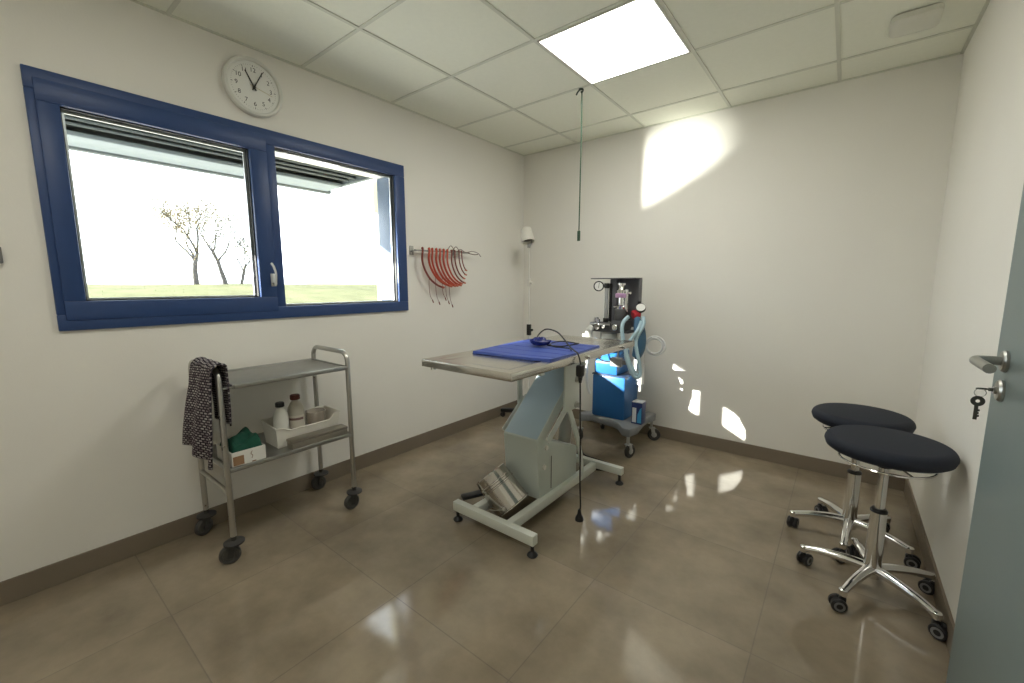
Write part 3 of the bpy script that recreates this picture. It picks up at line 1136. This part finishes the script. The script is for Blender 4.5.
def table_things():
    zs = .8815
    t = thing('blue_mat', 'royal blue plastic mat lying on the steel tabletop', 'mat', (1.2, -1.46, zs))
    def top(u, v):
        A, B, C, D = Vector((.966, -1.752)), Vector((1.452, -1.732)), Vector((1.415, -1.150)), Vector((.905, -1.130))
        q = A.lerp(B, u).lerp(D.lerp(C, u), v)
        e = .006 * max(0, u - .8) / .2 * max(0, .4 - v) * 2
        return (q.x, q.y, zs + .0165 + e + .001 * math.sin(u * 9 + v * 4))
    m = MB()
    m.grid(top, 24, 24, thick=.013)
    m.build('mat_board', M_BLUEMAT, t, smooth=50)
    rb = MB()
    for k in range(5):
        v = .1 + .2 * k
        rb.tube([top(u, v) for u in [i / 20 * .96 + .02 for i in range(21)]], .0015, 6)
    rb.build('raised_ribs', M_BLUEMAT, t)
    zm = zs + .018
    # dark blue bundle
    b = MB()
    def bl(u, v):
        a, ph = u * 2 * PI, v * PI
        r = 1 + .28 * mnoise.noise(Vector((math.cos(a) * 2.1, math.sin(a) * 2.1, ph * 2)))
        return (1.165 + .062 * r * math.sin(ph) * math.cos(a), -1.405 + .040 * r * math.sin(ph) * math.sin(a), zm + .004 + (.5 + .5 * math.cos(ph)) * .046 * r)
    b.grid(bl, 30, 18)
    tag(b.build('plastic_bundle', mat('dark_blue_film', (.010, .020, .16), .25, noise=.3, nscale=60), loc=(1.165, -1.405, zm), smooth=80, weld=True),
        'small crumpled dark blue plastic bundle on the blue mat', 'bundle')
    # black lead across the mat, over the table edge, down to the floor
    t = thing('power_lead', 'black power lead trailing over the table edge down to the floor', 'lead', (1.498, -1.507, 0))
    c = MB()
    c.tube(catmull([(1.12, -1.36, zm + .012), (1.10, -1.33, zm + .05), (1.115, -1.27, zm + .085), (1.19, -1.265, zm + .075), (1.28, -1.33, zm + .045),
                    (1.37, -1.42, zm + .022), (1.43, -1.475, zm + .012), (1.472, -1.510, zs + .022), (1.492, -1.522, .872), (1.494, -1.518, .848)], 8), .0042, 8)
    c.tube(catmull([(1.21, -1.40, zm + .012), (1.28, -1.36, zm + .006), (1.35, -1.30, zm + .020), (1.30, -1.22, zm + .010), (1.22, -1.25, zm + .018), (1.20, -1.34, zm + .014), (1.27, -1.42, zm + .012),
                    (1.37, -1.43, zm + .012), (1.41, -1.47, zm + .010)], 8), .0038, 8)
    c.tube(catmull([(1.494, -1.518, .775), (1.497, -1.515, .60), (1.500, -1.512, .40), (1.500, -1.508, .22), (1.506, -1.508, .085), (1.500, -1.507, .060)], 8), .0042, 8)
    c.build('cable', M_BLACK, t)
    k = MB()
    k.box((1.474, -1.538, .785), (1.512, -1.498, .850), .012)
    k.cyl((1.494, -1.518, .755), (1.494, -1.518, .79), .007, .014, n=14)
    k.build('connector', M_BLACK, t)
    p = MB()
    p.lathe([(0, 0), (.022, 0), (.023, .006), (.020, .020), (.012, .034), (.008, .062), (0, .062)], Matrix.Translation((1.500, -1.507, 0)), 20)
    p.build('plug', M_BLACK, t)
    # steel bucket tipped against the housing
    ax = Vector((.657, .133, -.736)).normalized()          # from bottom to mouth
    cen = Vector((1.160, -1.752, .168))
    L = .205
    o0 = cen - ax * L / 2
    M = axis_matrix(o0, ax)
    t = thing('steel_bucket', 'shiny stainless steel bucket tipped over on the table base', 'bucket', (cen.x, cen.y, .108))
    pr = [(0, 0), (.086, 0), (.091, .004), (.0925, .03), (.093, .046), (.0965, .049), (.0965, .055), (.0935, .058), (.094, .068), (.0975, .071), (.0975, .077), (.0945, .080),
          (.100, L - .006), (.1045, L - .004), (.1055, L), (.103, L + .002), (.098, L - .004), (.091, .05), (.088, .008), (0, .006)]
    MB().lathe(pr, M, 48).build('bucket_body', M_BUCKET, t)
    hd = MB()
    for sg in (-1, 1):
        q = M @ Vector((0, sg * .101, L - .02))
        sd = M.to_3x3() @ Vector((0, sg, 0))
        hd.cyl(q - sd * .003, q + sd * .008, .009, n=12)
    arc = [M @ Vector((.112 * math.sin(a), .106 * math.cos(a), L - .02 - .05 * math.sin(a))) for a in [i / 20 * PI for i in range(21)]]
    hd.tube(arc, .003, 8)
    hd.build('bucket_handle', M_STEEL, t)


# ------------------------------------------------------------------ stools
def stool(label, cx, cy, a0, zs, seat_r):
    t = thing('stool', label, 'stool', (cx, cy, 0), group='round dark blue stools on chrome bases')
    T = Matrix.Translation((cx, cy, 0))
    h = .062
    R = seat_r
    pr = [(0, zs - .004), (R * .80, zs - .004), (R - .020, zs), (R - .006, zs + .010), (R, zs + h * .45)]
    for i in range(1, 8):
        a = i / 7 * PI / 2
        pr.append((R - .030 + .030 * math.cos(a), zs + h * .45 + (h * .55 - .004) * math.sin(a)))
    pr += [(R * .55, zs + h), (0, zs + h + .001)]
    MB().lathe(pr, T, 56).build('seat', M_SEAT, t)
    u = MB()
    u.lathe([(0, zs - .014), (R * .55, zs - .014), (R * .58, zs - .004), (0, zs - .004)], T, 40)
    u.lathe([(0, zs - .055), (.026, zs - .055), (.040, zs - .014), (0, zs - .014)], T, 24)
    u.build('seat_plate', M_BLACK, t)
    # operating ring below the seat
    rg = MB()
    rr = R * .735
    rg.torus((cx, cy, zs - .034), (0, 0, 1), rr, .0042, 56, 8)
    for k in range(3):
        a = a0 + .5 + k * 2 * PI / 3
        p0 = Vector((cx + rr * math.cos(a), cy + rr * math.sin(a), zs - .034))
        p1 = Vector((cx + .03 * math.cos(a), cy + .03 * math.sin(a), zs - .022))
        rg.tube([p0, p1], .0035, 8)
    rg.build('release_ring', M_CHROME, t)
    c = MB()
    c.lathe([(0, .33), (.0165, .33), (.0165, zs - .05), (0, zs - .05)], T, 24)
    c.build('piston', M_CHROME, t)
    s = MB()
    s.lathe([(0, .065), (.030, .065), (.030, .115), (.0285, .125), (.0265, .345), (0, .345)], T, 28)
    s.build('column', M_CHROME, t)
    MB().lathe([(.017, .345), (.0285, .345), (.0285, .352), (.022, .360), (.017, .360)], T, 28).build('collar', M_BLACK, t)
    for k in range(5):
        a = a0 + k * 2 * PI / 5
        d = Vector((math.cos(a), math.sin(a), 0))
        C = Vector((cx, cy, 0))
        pts = catmull([C + d * .018 + Vector((0, 0, .098)), C + d * .08 + Vector((0, 0, .100)), C + d * .16 + Vector((0, 0, .094)), C + d * .232 + Vector((0, 0, .079))], 5)
        n = len(pts)
        lg = MB().tube(pts, [.021 - .0075 * i / (n - 1) for i in range(n)], 14, flat=1.)
        lg.lathe([(0, .064), (.0135, .064), (.0145, .070), (.0145, .088), (.010, .092), (0, .093)], Matrix.Translation(C + d * .232), 16)
        leg = lg.build('leg', M_CHROME, t)
        # twin wheel caster under the end of this leg
        ca = a + 2.1 + k * 1.1
        dd = Vector((math.cos(ca), math.sin(ca), 0))
        ss = Vector((-dd.y, dd.x, 0))
        st = C + d * .232
        cc = st + dd * .013 + Vector((0, 0, .027))
        r_, w_ = .027, .046
        b = MB()
        b.cyl((st.x, st.y, .045), (st.x, st.y, .066), .007, n=12)
        for s0, s1 in ((-.5, -.12), (.12, .5)):
            Mx = axis_matrix(cc + ss * w_ * s0, ss)
            ww = w_ * (s1 - s0)
            b.lathe([(0, 0), (r_ - .004, 0), (r_, .004), (r_, ww - .004), (r_ - .004, ww), (0, ww)], Mx, 24)
        b.lathe([(0, 0), (r_ * .8, 0), (r_ * .8, w_ * .30), (0, w_ * .30)], axis_matrix(cc - ss * w_ * .15, ss), 20)
        b.box((-.012, -.012, 0), (.012, .012, .022), .004, 0, Matrix.Translation((st.x, st.y, .034)))
        cs = b.build('caster', M_BLACK, t)
        for sg in (-1, 1):
            Mx = axis_matrix(cc + ss * sg * (w_ * .5), ss * sg)
            MB().lathe([(r_ * .40, -.001), (r_ * .40, .0012), (r_ * .68, .0012), (r_ * .68, -.001)], Mx, 24).build(
                'wheel_ring', mat('grey_wheel_ring', (.20, .20, .20), .4), cs)


# ------------------------------------------------------------------ lamp stand
def exam_lamp():
    x, y = .287, -.30
    t = thing('lamp_stand', 'white examination lamp on a thin pole standing in the corner', 'lamp', (x, y, 0))
    b = MB()
    b.lathe([(0, .050), (.15, .050), (.155, .056), (.150, .082), (.05, .10), (.02, .12), (0, .12)], Matrix.Translation((x, y, 0)), 28)
    for k in range(5):
        a = math.radians(197 + 72 * k)
        d = Vector((math.cos(a), math.sin(a), 0))
        b.bar(Vector((x, y, .078)) + d * .03, Vector((x, y, .066)) + d * .275, .055, .034, .008)
    b.build('star_base', M_BLACK, t)
    for k in range(5):
        a = math.radians(197 + 72 * k)
        caster(t, x + .25 * math.cos(a), y + .25 * math.sin(a), .024, .02, .062, a + .8, M_BLACK, M_RUBBER)
    p = MB()
    p.cyl((x, y, .10), (x, y, .82), .0125, n=16)
    p.cyl((x, y, .82), (x - .004, y, 1.61), .0075, n=14)
    p.build('pole', mat('lamp_white', (.72, .71, .66), .4), t)
    for z, w in ((.845, .050), (1.27, .034)):
        j = MB()
        j.box((x - w * .36, y - .014, z - w), (x + w * .36, y + .014, z + w), .004)
        j.cyl((x + w * .36, y, z), (x + w * .36 + .022, y, z), .011, n=14)
        j.build('clamp', M_BLACK if z < 1 else mat('lamp_white', (.72, .71, .66), .4), t)
    h = MB()
    c0 = Vector((.248, -.30, 1.742))
    ax = Vector((.33, -.16, -.92)).normalized()
    M = axis_matrix(c0, ax)
    h.lathe([(0, 0), (.040, 0), (.050, .006), (.054, .05), (.058, .118), (.059, .126), (.053, .126), (.046, .06), (.03, .03), (0, .03)], M, 32)
    hd = h.build('lamp_head', mat('lamp_head_white', (.74, .72, .65), .35), t)
    MB().lathe([(0, .085), (.047, .095), (.047, .100), (0, .092)], M, 28).build('lamp_lens', mat('lens_grey', (.20, .19, .17), .2), hd)
    nk = MB()
    nk.tube(catmull([(x - .004, y, 1.59), (x + .002, y + .03, 1.62), c0 + ax * .06 + Vector((.02, .045, 0))], 6), .007, 10)
    nk.cyl(Vector((x - .004, y, 1.575)), Vector((x - .004, y, 1.612)), .014, n=14)
    nk.build('neck', M_STEELD, t)


# ------------------------------------------------------------------ anaesthesia machine
def machine():
    t = thing('anaesthesia_machine', 'blue anaesthesia machine on casters against the far wall', 'machine', (1.18, -.33, 0))
    blue = mat('machine_blue', (.022, .13, .36), .36, noise=.04, nscale=6)
    grey = mat('machine_base_grey', (.22, .23, .24), .5)
    dark = mat('machine_dark_grey', (.060, .060, .062), .5)
    white = mat('machine_white', (.74, .75, .74), .4)
    # base
    b = MB()
    b.prism([(1.00, -.44), (1.20, -.47), (1.26, -.50), (1.335, -.60), (1.395, -.60), (1.415, -.50), (1.385, -.30), (1.385, -.22), (1.41, -.10), (1.34, -.08), (1.28, -.16), (1.08, -.16), (.99, -.10), (.93, -.13),
             (.99, -.25), (.90, -.44), (.93, -.50)], .165, .228, 'z', bev=.012)
    b.build('machine_base', grey, t)
    for x, y, a in ((1.375, -.575, 1.3), (1.378, -.115, .5), (.93, -.47, 2.6), (.955, -.12, 2.2)):
        caster(t, x, y, .050, .026, .175, a, mat('caster_grey', (.42, .42, .40), .4), M_RUBBER, hub_m=mat('wheel_grey', (.46, .45, .42), .5))
    # cabinet: lower box and sloping upper hood
    c = MB()
    c.prism([(-.455, .228), (-.455, .560), (-.19, .560), (-.19, .228)], 1.015, 1.285, 'x', bev=.015)
    cab = c.build('cabinet', blue, t)
    d = MB()
    d.prism([(-.445, .567), (-.450, .66), (-.40, .725), (-.33, .745), (-.21, .745), (-.21, .567)], 1.025, 1.215, 'x', bev=.012)
    d.build('hood', blue, t)
    e = MB()
    e.box((1.013, -.458, .5595), (1.287, -.188, .568), .002)
    e.build('trim_strip', mat('cabinet_seam', (.012, .035, .09), .5), t)
    col = MB()
    col.box((1.06, -.27, .745), (1.13, -.20, .90), .006)
    col.build('back_column', white, t)
    col = MB()
    col.cyl((1.352, -.335, .45), (1.352, -.335, .93), .020, n=18)
    col.cyl((1.352, -.335, .50), (1.352, -.335, .66), .030, n=18, bev=.004)
    col.box((1.27, -.345, .575), (1.345, -.325, .60), .003)
    col.box((1.20, -.345, .905), (1.36, -.325, .925), .003)
    col.build('side_pole', white, t)
    # work shelf with regulator block
    s = MB()
    s.box((.985, -.46, .895), (1.30, -.26, .915), .004)
    s.box((.985, -.465, .915), (1.16, -.36, .965), .006)
    s.box((1.16, -.455, .905), (1.27, -.33, .985), .005)
    sh = s.build('instrument_block', dark, t)
    for a_, b_, r_ in (((1.195, -.475, .935), (1.195, -.452, .935), .022), ((1.055, -.482, .935), (1.055, -.462, .935), .024), ((1.105, -.478, .935), (1.105, -.462, .935), .014),
                       ((1.01, -.40, .962), (1.01, -.40, 1.0), .018), ((1.045, -.44, .962), (1.045, -.44, .99), .014)):
        MB().cyl(a_, b_, r_, n=20, bev=.003).build('control_knob', M_CHROME, sh)
    MB().box((.99, -.467, .946), (1.155, -.463, .960), .001).build('name_strip', M_STEEL, sh)
    # rear housing: top plate with dark panel
    p = MB()
    p.box((.952, -.40, 1.294), (1.318, -.275, 1.302), .002)
    p.box((1.07, -.300, .93), (1.318, -.275, 1.294), .002)
    p.box((1.312, -.335, .93), (1.319, -.275, 1.296), .002)
    p.box((1.105, -.345, .93), (1.150, -.300, 1.294), .003)
    p.build('rear_housing', mat('housing_slate', (.095, .095, .105), .45), t)
    # flow meter tube
    f = MB()
    f.cyl((1.078, -.375, .965), (1.078, -.375, 1.235), .015, n=18)
    fl = f.build('flow_tube', mat('flow_tube_grey', (.42, .43, .43), .12, metal=.4), t)
    f = MB()
    f.cyl((1.078, -.375, .962), (1.078, -.375, .995), .022, n=18, bev=.002)
    f.cyl((1.078, -.375, 1.225), (1.078, -.375, 1.262), .020, n=18, bev=.002)
    f.cyl((1.100, -.352, .97), (1.100, -.352, 1.26), .011, n=14, mi=0)
    f.cyl((1.078, -.375, 1.245), (1.03, -.385, 1.238), .007, n=12)
    f.build('flow_fitting', M_BLACK, fl)
    # pressure gauge
    g = MB()
    gc = Vector((1.018, -.390, 1.240))
    ax = Vector((.45, -1, 0)).normalized()
    g.lathe([(0, -.018), (.034, -.018), (.040, -.012), (.040, .010), (.037, .012), (.031, .012), (.031, .006), (0, .006)], axis_matrix(gc, ax), 32)
    gg = g.build('pressure_gauge', M_BLACK, t)
    g = MB()
    g.lathe([(0, .0065), (.031, .0065), (.031, .0125), (0, .0125)], axis_matrix(gc, ax), 32)
    g.build('dial', mat('dial_white', (.78, .78, .74), .4), gg)
    n = MB()
    q = gc + ax * .0135
    n.bar(q - Vector((.002, .001, .016)), q + Vector((.004, .002, .026)), .003, .0015, 0, up=ax)
    n.build('needle', M_BLACK, gg)
    # vaporiser
    V = Matrix.Translation((1.205, -.385, 0))
    v = MB()
    v.lathe([(0, .985), (.045, .985), (.048, .990), (.048, 1.06), (.042, 1.07), (0, 1.07)], V, 28)
    vp = v.build('vaporiser', dark, t)
    v = MB()
    v.lathe([(0, 1.065), (.034, 1.065), (.036, 1.09), (.026, 1.10), (.024, 1.155), (0, 1.155)], V, 28)
    v.lathe([(0, 1.185), (.036, 1.185), (.038, 1.21), (.024, 1.225), (.022, 1.245), (.034, 1.248), (.034, 1.262), (0, 1.264)], V, 28)
    v.cyl((1.245, -.385, 1.05), (1.245, -.385, 1.215), .014, n=16)
    v.cyl((1.245, -.385, 1.19), (1.280, -.40, 1.19), .010, n=12)
    v.cyl((1.175, -.40, 1.085), (1.157, -.415, 1.085), .010, n=12)
    v.build('vaporiser_top', M_CHROME, vp)
    MB().lathe([(0, 1.155), (.044, 1.155), (.046, 1.16), (.046, 1.182), (.040, 1.187), (0, 1.187)], V, 30).build('control_ring', mat('lilac_ring', (.46, .28, .46), .4), vp)
    # red relief valve with its own gauge
    r = MB()
    r.cyl((1.315, -.43, 1.030), (1.352, -.395, 1.045), .034, .030, n=20, bev=.005)
    r.cyl((1.335, -.41, .99), (1.335, -.41, 1.04), .014, n=14)
    rv = r.build('relief_valve', mat('valve_red', (.40, .018, .030), .4), t)
    g = MB()
    gc2 = Vector((1.366, -.41, 1.085))
    ax2 = Vector((.25, -.75, .62)).normalized()
    g.lathe([(0, -.018), (.033, -.018), (.036, -.012), (.036, .006), (.033, .008), (.033, .004), (0, .004)], axis_matrix(gc2, ax2), 28)
    g.cyl((1.345, -.40, 1.06), gc2 - ax2 * .01, .010, n=12)
    g.cyl((1.335, -.36, 1.06), (1.335, -.36, 1.13), .012, n=12)
    g2 = g.build('valve_gauge', M_BLACK, rv)
    MB().lathe([(0, .0045), (.032, .0045), (.032, .006), (0, .006)], axis_matrix(gc2, ax2), 28).build('dial', mat('dial_grey', (.60, .60, .56), .4), g2)
    # absorber canister hung under the block
    a = MB()
    a.lathe([(0, .765), (.060, .765), (.066, .775), (.066, .875), (.060, .885), (0, .885)], Matrix.Translation((1.115, -.37, 0)), 30)
    ac = a.build('absorber_canister', mat('canister_milky', (.62, .63, .60), .25), t)
    for sx in (-1, 1):
        MB().cyl((1.115 + sx * .066, -.39, .745), (1.115 + sx * .066, -.39, .91), .006, n=10).build('clamp_rod', M_STEELD, ac)
    a = MB()
    a.lathe([(0, .880), (.070, .880), (.072, .897), (0, .897)], Matrix.Translation((1.115, -.37, 0)), 30)
    a.build('canister_lid', M_STEELD, ac)
    MB().lathe([(0, .750), (.070, .750), (.070, .766), (0, .766)], Matrix.Translation((1.115, -.37, 0)), 30).build('canister_base', M_STEELD, ac)
    # hose elbow at left
    MB().tube(catmull([(1.005, -.45, .93), (.985, -.47, .90), (.985, -.47, .85), (.99, -.465, .80)], 6), .026, 16).build('elbow', mat('elbow_grey', (.62, .62, .58), .35), t)
    MB().box((.925, -.47, .832), (.975, -.44, .872), .006).build('side_socket', mat('socket_cream', (.70, .68, .60), .4), t)
    # light-blue corrugated hoses and the bag
    hm = mat('pale_blue_hose', (.42, .58, .66), .4)
    def hose(pts, r):
        P = catmull(pts, 14)
        R = [r * (1 + .07 * (1 if (i % 2) else -1)) for i in range(len(P))]
        return MB().tube(P, R, 12).build('breathing_hose', hm, t, smooth=80)
    hose([(1.295, -.455, 1.02), (1.275, -.50, .98), (1.275, -.515, .91), (1.30, -.515, .80), (1.335, -.515, .70), (1.375, -.510, .63), (1.40, -.50, .60)], .014)
    hose([(1.385, -.435, .99), (1.375, -.47, .93), (1.335, -.51, .85), (1.315, -.53, .76), (1.345, -.535, .67), (1.385, -.52, .595), (1.415, -.50, .61), (1.40, -.49, .70),
          (1.375, -.48, .78), (1.365, -.47, .86), (1.405, -.45, .96), (1.39, -.42, 1.02)], .013)
    bg = MB()
    P = catmull([(1.345, -.43, 1.02), (1.36, -.43, .97), (1.375, -.43, .89), (1.375, -.43, .80), (1.355, -.43, .73), (1.345, -.43, .715)], 8)
    n_ = len(P)
    bg.tube(P, [.012 + .034 * math.sin(min(1, i / (n_ - 1)) * PI) ** .8 for i in range(n_)], 18, flat=.7)
    bg.build('breathing_bag', mat('bag_blue_grey', (.055, .14, .24), .4), t, smooth=80)
    # coil of clear white tubing at the right
    w = MB()
    pts = []
    for i in range(90):
        a_ = i / 89 * 2 * PI * 3.3
        rr = .070 + .010 * math.sin(a_ * .6)
        pts.append((1.445 + rr * math.cos(a_) * .95, -.30 - .014 * i / 89, .80 + rr * .9 * math.sin(a_)))
    w.tube(pts, .0075, 8)
    w.tube(catmull([(1.375, -.30, .80), (1.365, -.31, .86), (1.355, -.33, .90)], 6), .008, 8)
    w.build('white_tubing', white, t, smooth=80)
    # grey control box on a short lead
    g = MB()
    g.box((1.200, -.545, .655), (1.290, -.500, .722), .008)
    g.box((1.289, -.535, .675), (1.320, -.510, .708), .005)
    gb = g.build('control_box', mat('box_grey', (.20, .20, .20), .45), t)
    MB().tube(catmull([(1.205, -.52, .690), (1.15, -.53, .685), (1.08, -.53, .72), (1.01, -.50, .80)], 6), .005, 8).build('control_lead', M_BLACK, gb)
    MB().tube(catmull([(1.25, -.52, .720), (1.25, -.51, .78), (1.25, -.48, .86), (1.25, -.42, .90)], 6), .006, 8).build('hanger', M_STEELD, gb)
    # white hanging hose at left side
    MB().tube(catmull([(1.01, -.46, .79), (.992, -.49, .70), (.985, -.50, .58), (.99, -.49, .47), (1.005, -.47, .40)], 8), .011, 10).build('white_hose', white, t, smooth=80)
    # carton standing on the base
    o = thing('small_carton', 'dark blue and white carton standing on the machine base', 'box', (1.388, -.42, .2285))
    zc = .2288
    xa, xb, ya, yb, hh = 1.346, 1.424, -.460, -.380, .162
    cbd = MB().box((xa, ya, zc), (xb, yb, zc + hh), .002).build('carton_body', mat('carton_navy', (.012, .030, .13), .45), o)
    MB().box((xa + .006, ya - .0012, zc + .012), (xa + .036, ya, zc + .122)).build('white_panel', mat('carton_white', (.66, .68, .70), .5), o, smooth=0)
    pn = MB()
    pn.prism([(xa + .044, zc + .012), (xb - .003, zc + .012), (xb - .003, zc + .13), (xa + .062, zc + .115), (xa + .047, zc + .075)], ya - .0012, ya, 'y')
    pn.build('light_blue_print', mat('carton_cyan', (.06, .34, .62), .45), o, smooth=0)
    MB().box((xa, ya, zc + hh), (xb, yb, zc + hh + .005), .001).build('carton_lid', mat('carton_white', (.66, .68, .70), .5), o)
    # floor cable behind the table
    cb = MB()
    cb.tube(catmull([(1.0, -.62, .006), (1.06, -.70, .006), (1.02, -.80, .006), (.94, -.78, .006), (.93, -.68, .006), (1.02, -.64, .012), (1.10, -.72, .006), (1.20, -.74, .006),
                     (1.33, -.76, .006), (1.37, -.84, .006), (1.28, -.90, .006), (1.20, -.91, .006)], 8), .0055, 8)
    tag(cb.build('floor_cable', M_BLACK, loc=(1.1, -.75, 0)), 'black cable looped on the floor behind the table base', 'cable')


# ------------------------------------------------------------------ door on the right
def door():
    xf, y1, y0 = 2.830, -1.826, -2.73
    t = thing('door_1', 'grey-green door standing open against the right wall', 'door', (xf, y0, 0), kind='structure')
    MB().box((xf, y0, .012), (xf + .040, y1, 2.06), .002).build('door_leaf', M_DOOR, t)
    e = MB()
    e.box((xf + .012, y1 - .0005, .90), (xf + .030, y1 + .0015, 1.13), .0005)
    e.cyl((xf + .021, y1, 1.05), (xf + .021, y1 + .010, 1.05), .006, n=12)
    e.build('latch_plate', M_STEEL, t)
    for z in (.25, 1.05, 1.85):
        MB().cyl((xf + .052, y0 - .006, z - .04), (xf + .052, y0 - .006, z + .04), .010, n=14).build('hinge', M_STEEL, t)
    hy, hz = -1.912, 1.074
    h = MB()
    h.lathe([(0, 0), (.026, 0), (.026, .005), (.022, .009), (0, .009)], axis_matrix((xf, hy, hz), (-1, 0, 0)), 32)
    pts = [Vector((xf - .006, hy, hz)), Vector((xf - .030, hy, hz)), Vector((xf - .044, hy - .004, hz)), Vector((xf - .052, hy - .016, hz)), Vector((xf - .054, hy - .04, hz)),
           Vector((xf - .054, hy - .150, hz))]
    h.tube(catmull(pts, 6), .0105, 16)
    h.build('door_handle', M_STEELD, t)
    l = MB()
    lz = 1.004
    l.lathe([(0, 0), (.026, 0), (.026, .005), (.022, .009), (0, .009)], axis_matrix((xf, hy, lz), (-1, 0, 0)), 32)
    l.cyl((xf - .008, hy, lz), (xf - .014, hy, lz), .009, n=18)
    l.build('lock_rose', M_STEEL, t)
    k = thing('key_ring', 'pair of keys in the lock of the grey door', 'keys', (xf - .014, hy, lz))
    a = MB()
    a.bar((xf - .0142, hy, lz), (xf - .022, hy, lz), .003, .008, .0005, up=(0, 0, 1))
    pr = [(0, -.0012), (.011, -.0012), (.012, 0), (.011, .0012), (0, .0012)]
    M = axis_matrix((xf - .038, hy, lz), (0, 0, 1))
    a.lathe(pr, axis_matrix((xf - .031, hy, lz), (0, .3, 1)), 24)
    a.build('key', mat('key_dark', (.12, .12, .11), .4, metal=.8), k)
    MB().torus((xf - .034, hy, lz - .010), (0, 1, .1), .010, .0009, 32, 6).build('ring', M_STEEL, k)
    b = MB()
    kc = Vector((xf - .036, hy, lz - .031))
    Mk = axis_matrix(kc, (.1, -1, 0))
    ring_pts = 24
    b.lathe([(.004, -.001), (.0125, -.001), (.0125, .001), (.004, .001), (.004, -.001)], Mk, ring_pts)
    b.box((kc.x - .0045, kc.y - .001, kc.z - .046), (kc.x + .0025, kc.y + .001, kc.z - .010), .0004)
    for i, zz in enumerate((.022, .029, .036)):
        b.box((kc.x + .002, kc.y - .001, kc.z - zz - .003), (kc.x + .0055 - .001 * (i % 2), kc.y + .001, kc.z - zz + .002), .0003)
    b.build('key', mat('key_dark', (.12, .12, .11), .4, metal=.8), k)


# ------------------------------------------------------------------ light
PANEL = 8.0
SKY = 3.2
FILL = 5.6  # power of the added fill light
SUN = 14.0


def lights():
    w = bpy.data.worlds.new('daylight')
    SC.world = w
    w.use_nodes = True
    bg = w.node_tree.nodes['Background']
    bg.inputs[0].default_value = (.90, .96, 1., 1)
    bg.inputs[1].default_value = SKY
    d = Vector((.77, 1, -.408))
    l = bpy.data.lights.new('sun', 'SUN')
    l.energy = SUN
    l.angle = math.radians(.6)
    l.color = (1., .95, .86)
    o = bpy.data.objects.new('sun', l)
    o.rotation_euler = d.to_track_quat('-Z', 'Y').to_euler()
    o.location = (-8, -9, 6)
    COL.objects.link(o)
    # added spot lamp, stands in for sun glinting up off the paving outside
    s = bpy.data.lights.new('glint_stand_in', 'SPOT')
    s.energy = 2600
    s.spot_size = math.radians(7.0)
    s.spot_blend = 1.
    s.shadow_soft_size = .06
    s.color = (1., .97, .88)
    o = bpy.data.objects.new('glint_stand_in', s)
    src = Vector((-2.47, -4.69, .05))
    o.location = src
    o.rotation_euler = (Vector((1.37, 0, 2.13)) - src).to_track_quat('-Z', 'Y').to_euler()
    COL.objects.link(o)


def fill_light():
    # unseen fill light added near the camera to brighten left wall and floor
    l = bpy.data.lights.new('added_fill', 'AREA')
    l.shape = 'SQUARE'
    l.size = .58
    l.energy = FILL
    l.color = (1., .97, .89)
    o = bpy.data.objects.new('added_fill', l)
    o.location = (1.489, -3.309, H - .012)
    COL.objects.link(o)


def camera():
    c = bpy.data.cameras.new('camera')
    c.sensor_width = 36
    c.lens = 420.29 / 1024 * 36
    c.clip_start = .02
    c.clip_end = 300
    o = bpy.data.objects.new('camera', c)
    COL.objects.link(o)
    F = Vector((-.6137, .7783, -.1344)).normalized()
    rl = -.0014
    R = F.cross(Vector((0, 0, 1))).normalized()
    U = R.cross(F)
    R2 = R * math.cos(rl) + U * math.sin(rl)
    U2 = U * math.cos(rl) - R * math.sin(rl)
    o.matrix_world = Matrix(((R2.x, U2.x, -F.x, 2.5216), (R2.y, U2.y, -F.y, -3.3831), (R2.z, U2.z, -F.z, 1.2534), (0, 0, 0, 1)))
    SC.camera = o


room()
window()
outside()
tree('tall autumn tree with yellow leaves outside, left of the leaning one', (-25.0, 4.07, 1.18), 7.4, 1.0, (.02, -.05), 6500, ('leaf_yellow', (.20, .165, .085)), 3, .17)
tree('leaning tree with a thick bare trunk outside, between two others', (-25.3, 5.55, 1.18), 7.8, 1.0, (0, -.20), 3200, ('leaf_olive', (.165, .16, .10)), 21, .15)
tree('smallest tree outside, beside the middle post of the window', (-25.6, 6.40, 1.15), 5.2, .85, (0, .02), 2600, ('leaf_olive', (.165, .16, .10)), 5, .11)
ceiling_things()
clock()
wall_switch()
tubes()
trolley()
towel()
trolley_contents()
exam_table()
table_things()
stool('nearer round dark blue stool, in front of the other stool', 2.700, -1.222, math.radians(31), .590, .199)
stool('farther round dark blue stool, partly hidden behind the other stool', 2.628, -.834, math.radians(49), .590, .192)
exam_lamp()
machine()
door()
lights()
fill_light()
camera()
for o in bpy.data.objects:
    if '_base' in o:
        del o['_base']

SC.view_settings.view_transform = 'Standard'
SC.view_settings.look = 'None'
SC.view_settings.exposure = 1.12
SC.view_settings.gamma = 1.0
SC.view_settings.use_curve_mapping = False
SC.cycles.max_bounces = 10
SC.cycles.diffuse_bounces = 6
SC.cycles.glossy_bounces = 5
SC.cycles.transparent_max_bounces = 12
SC.cycles.use_denoising = True
SC.cycles.caustics_reflective = True
SC.cycles.sample_clamp_indirect = 6
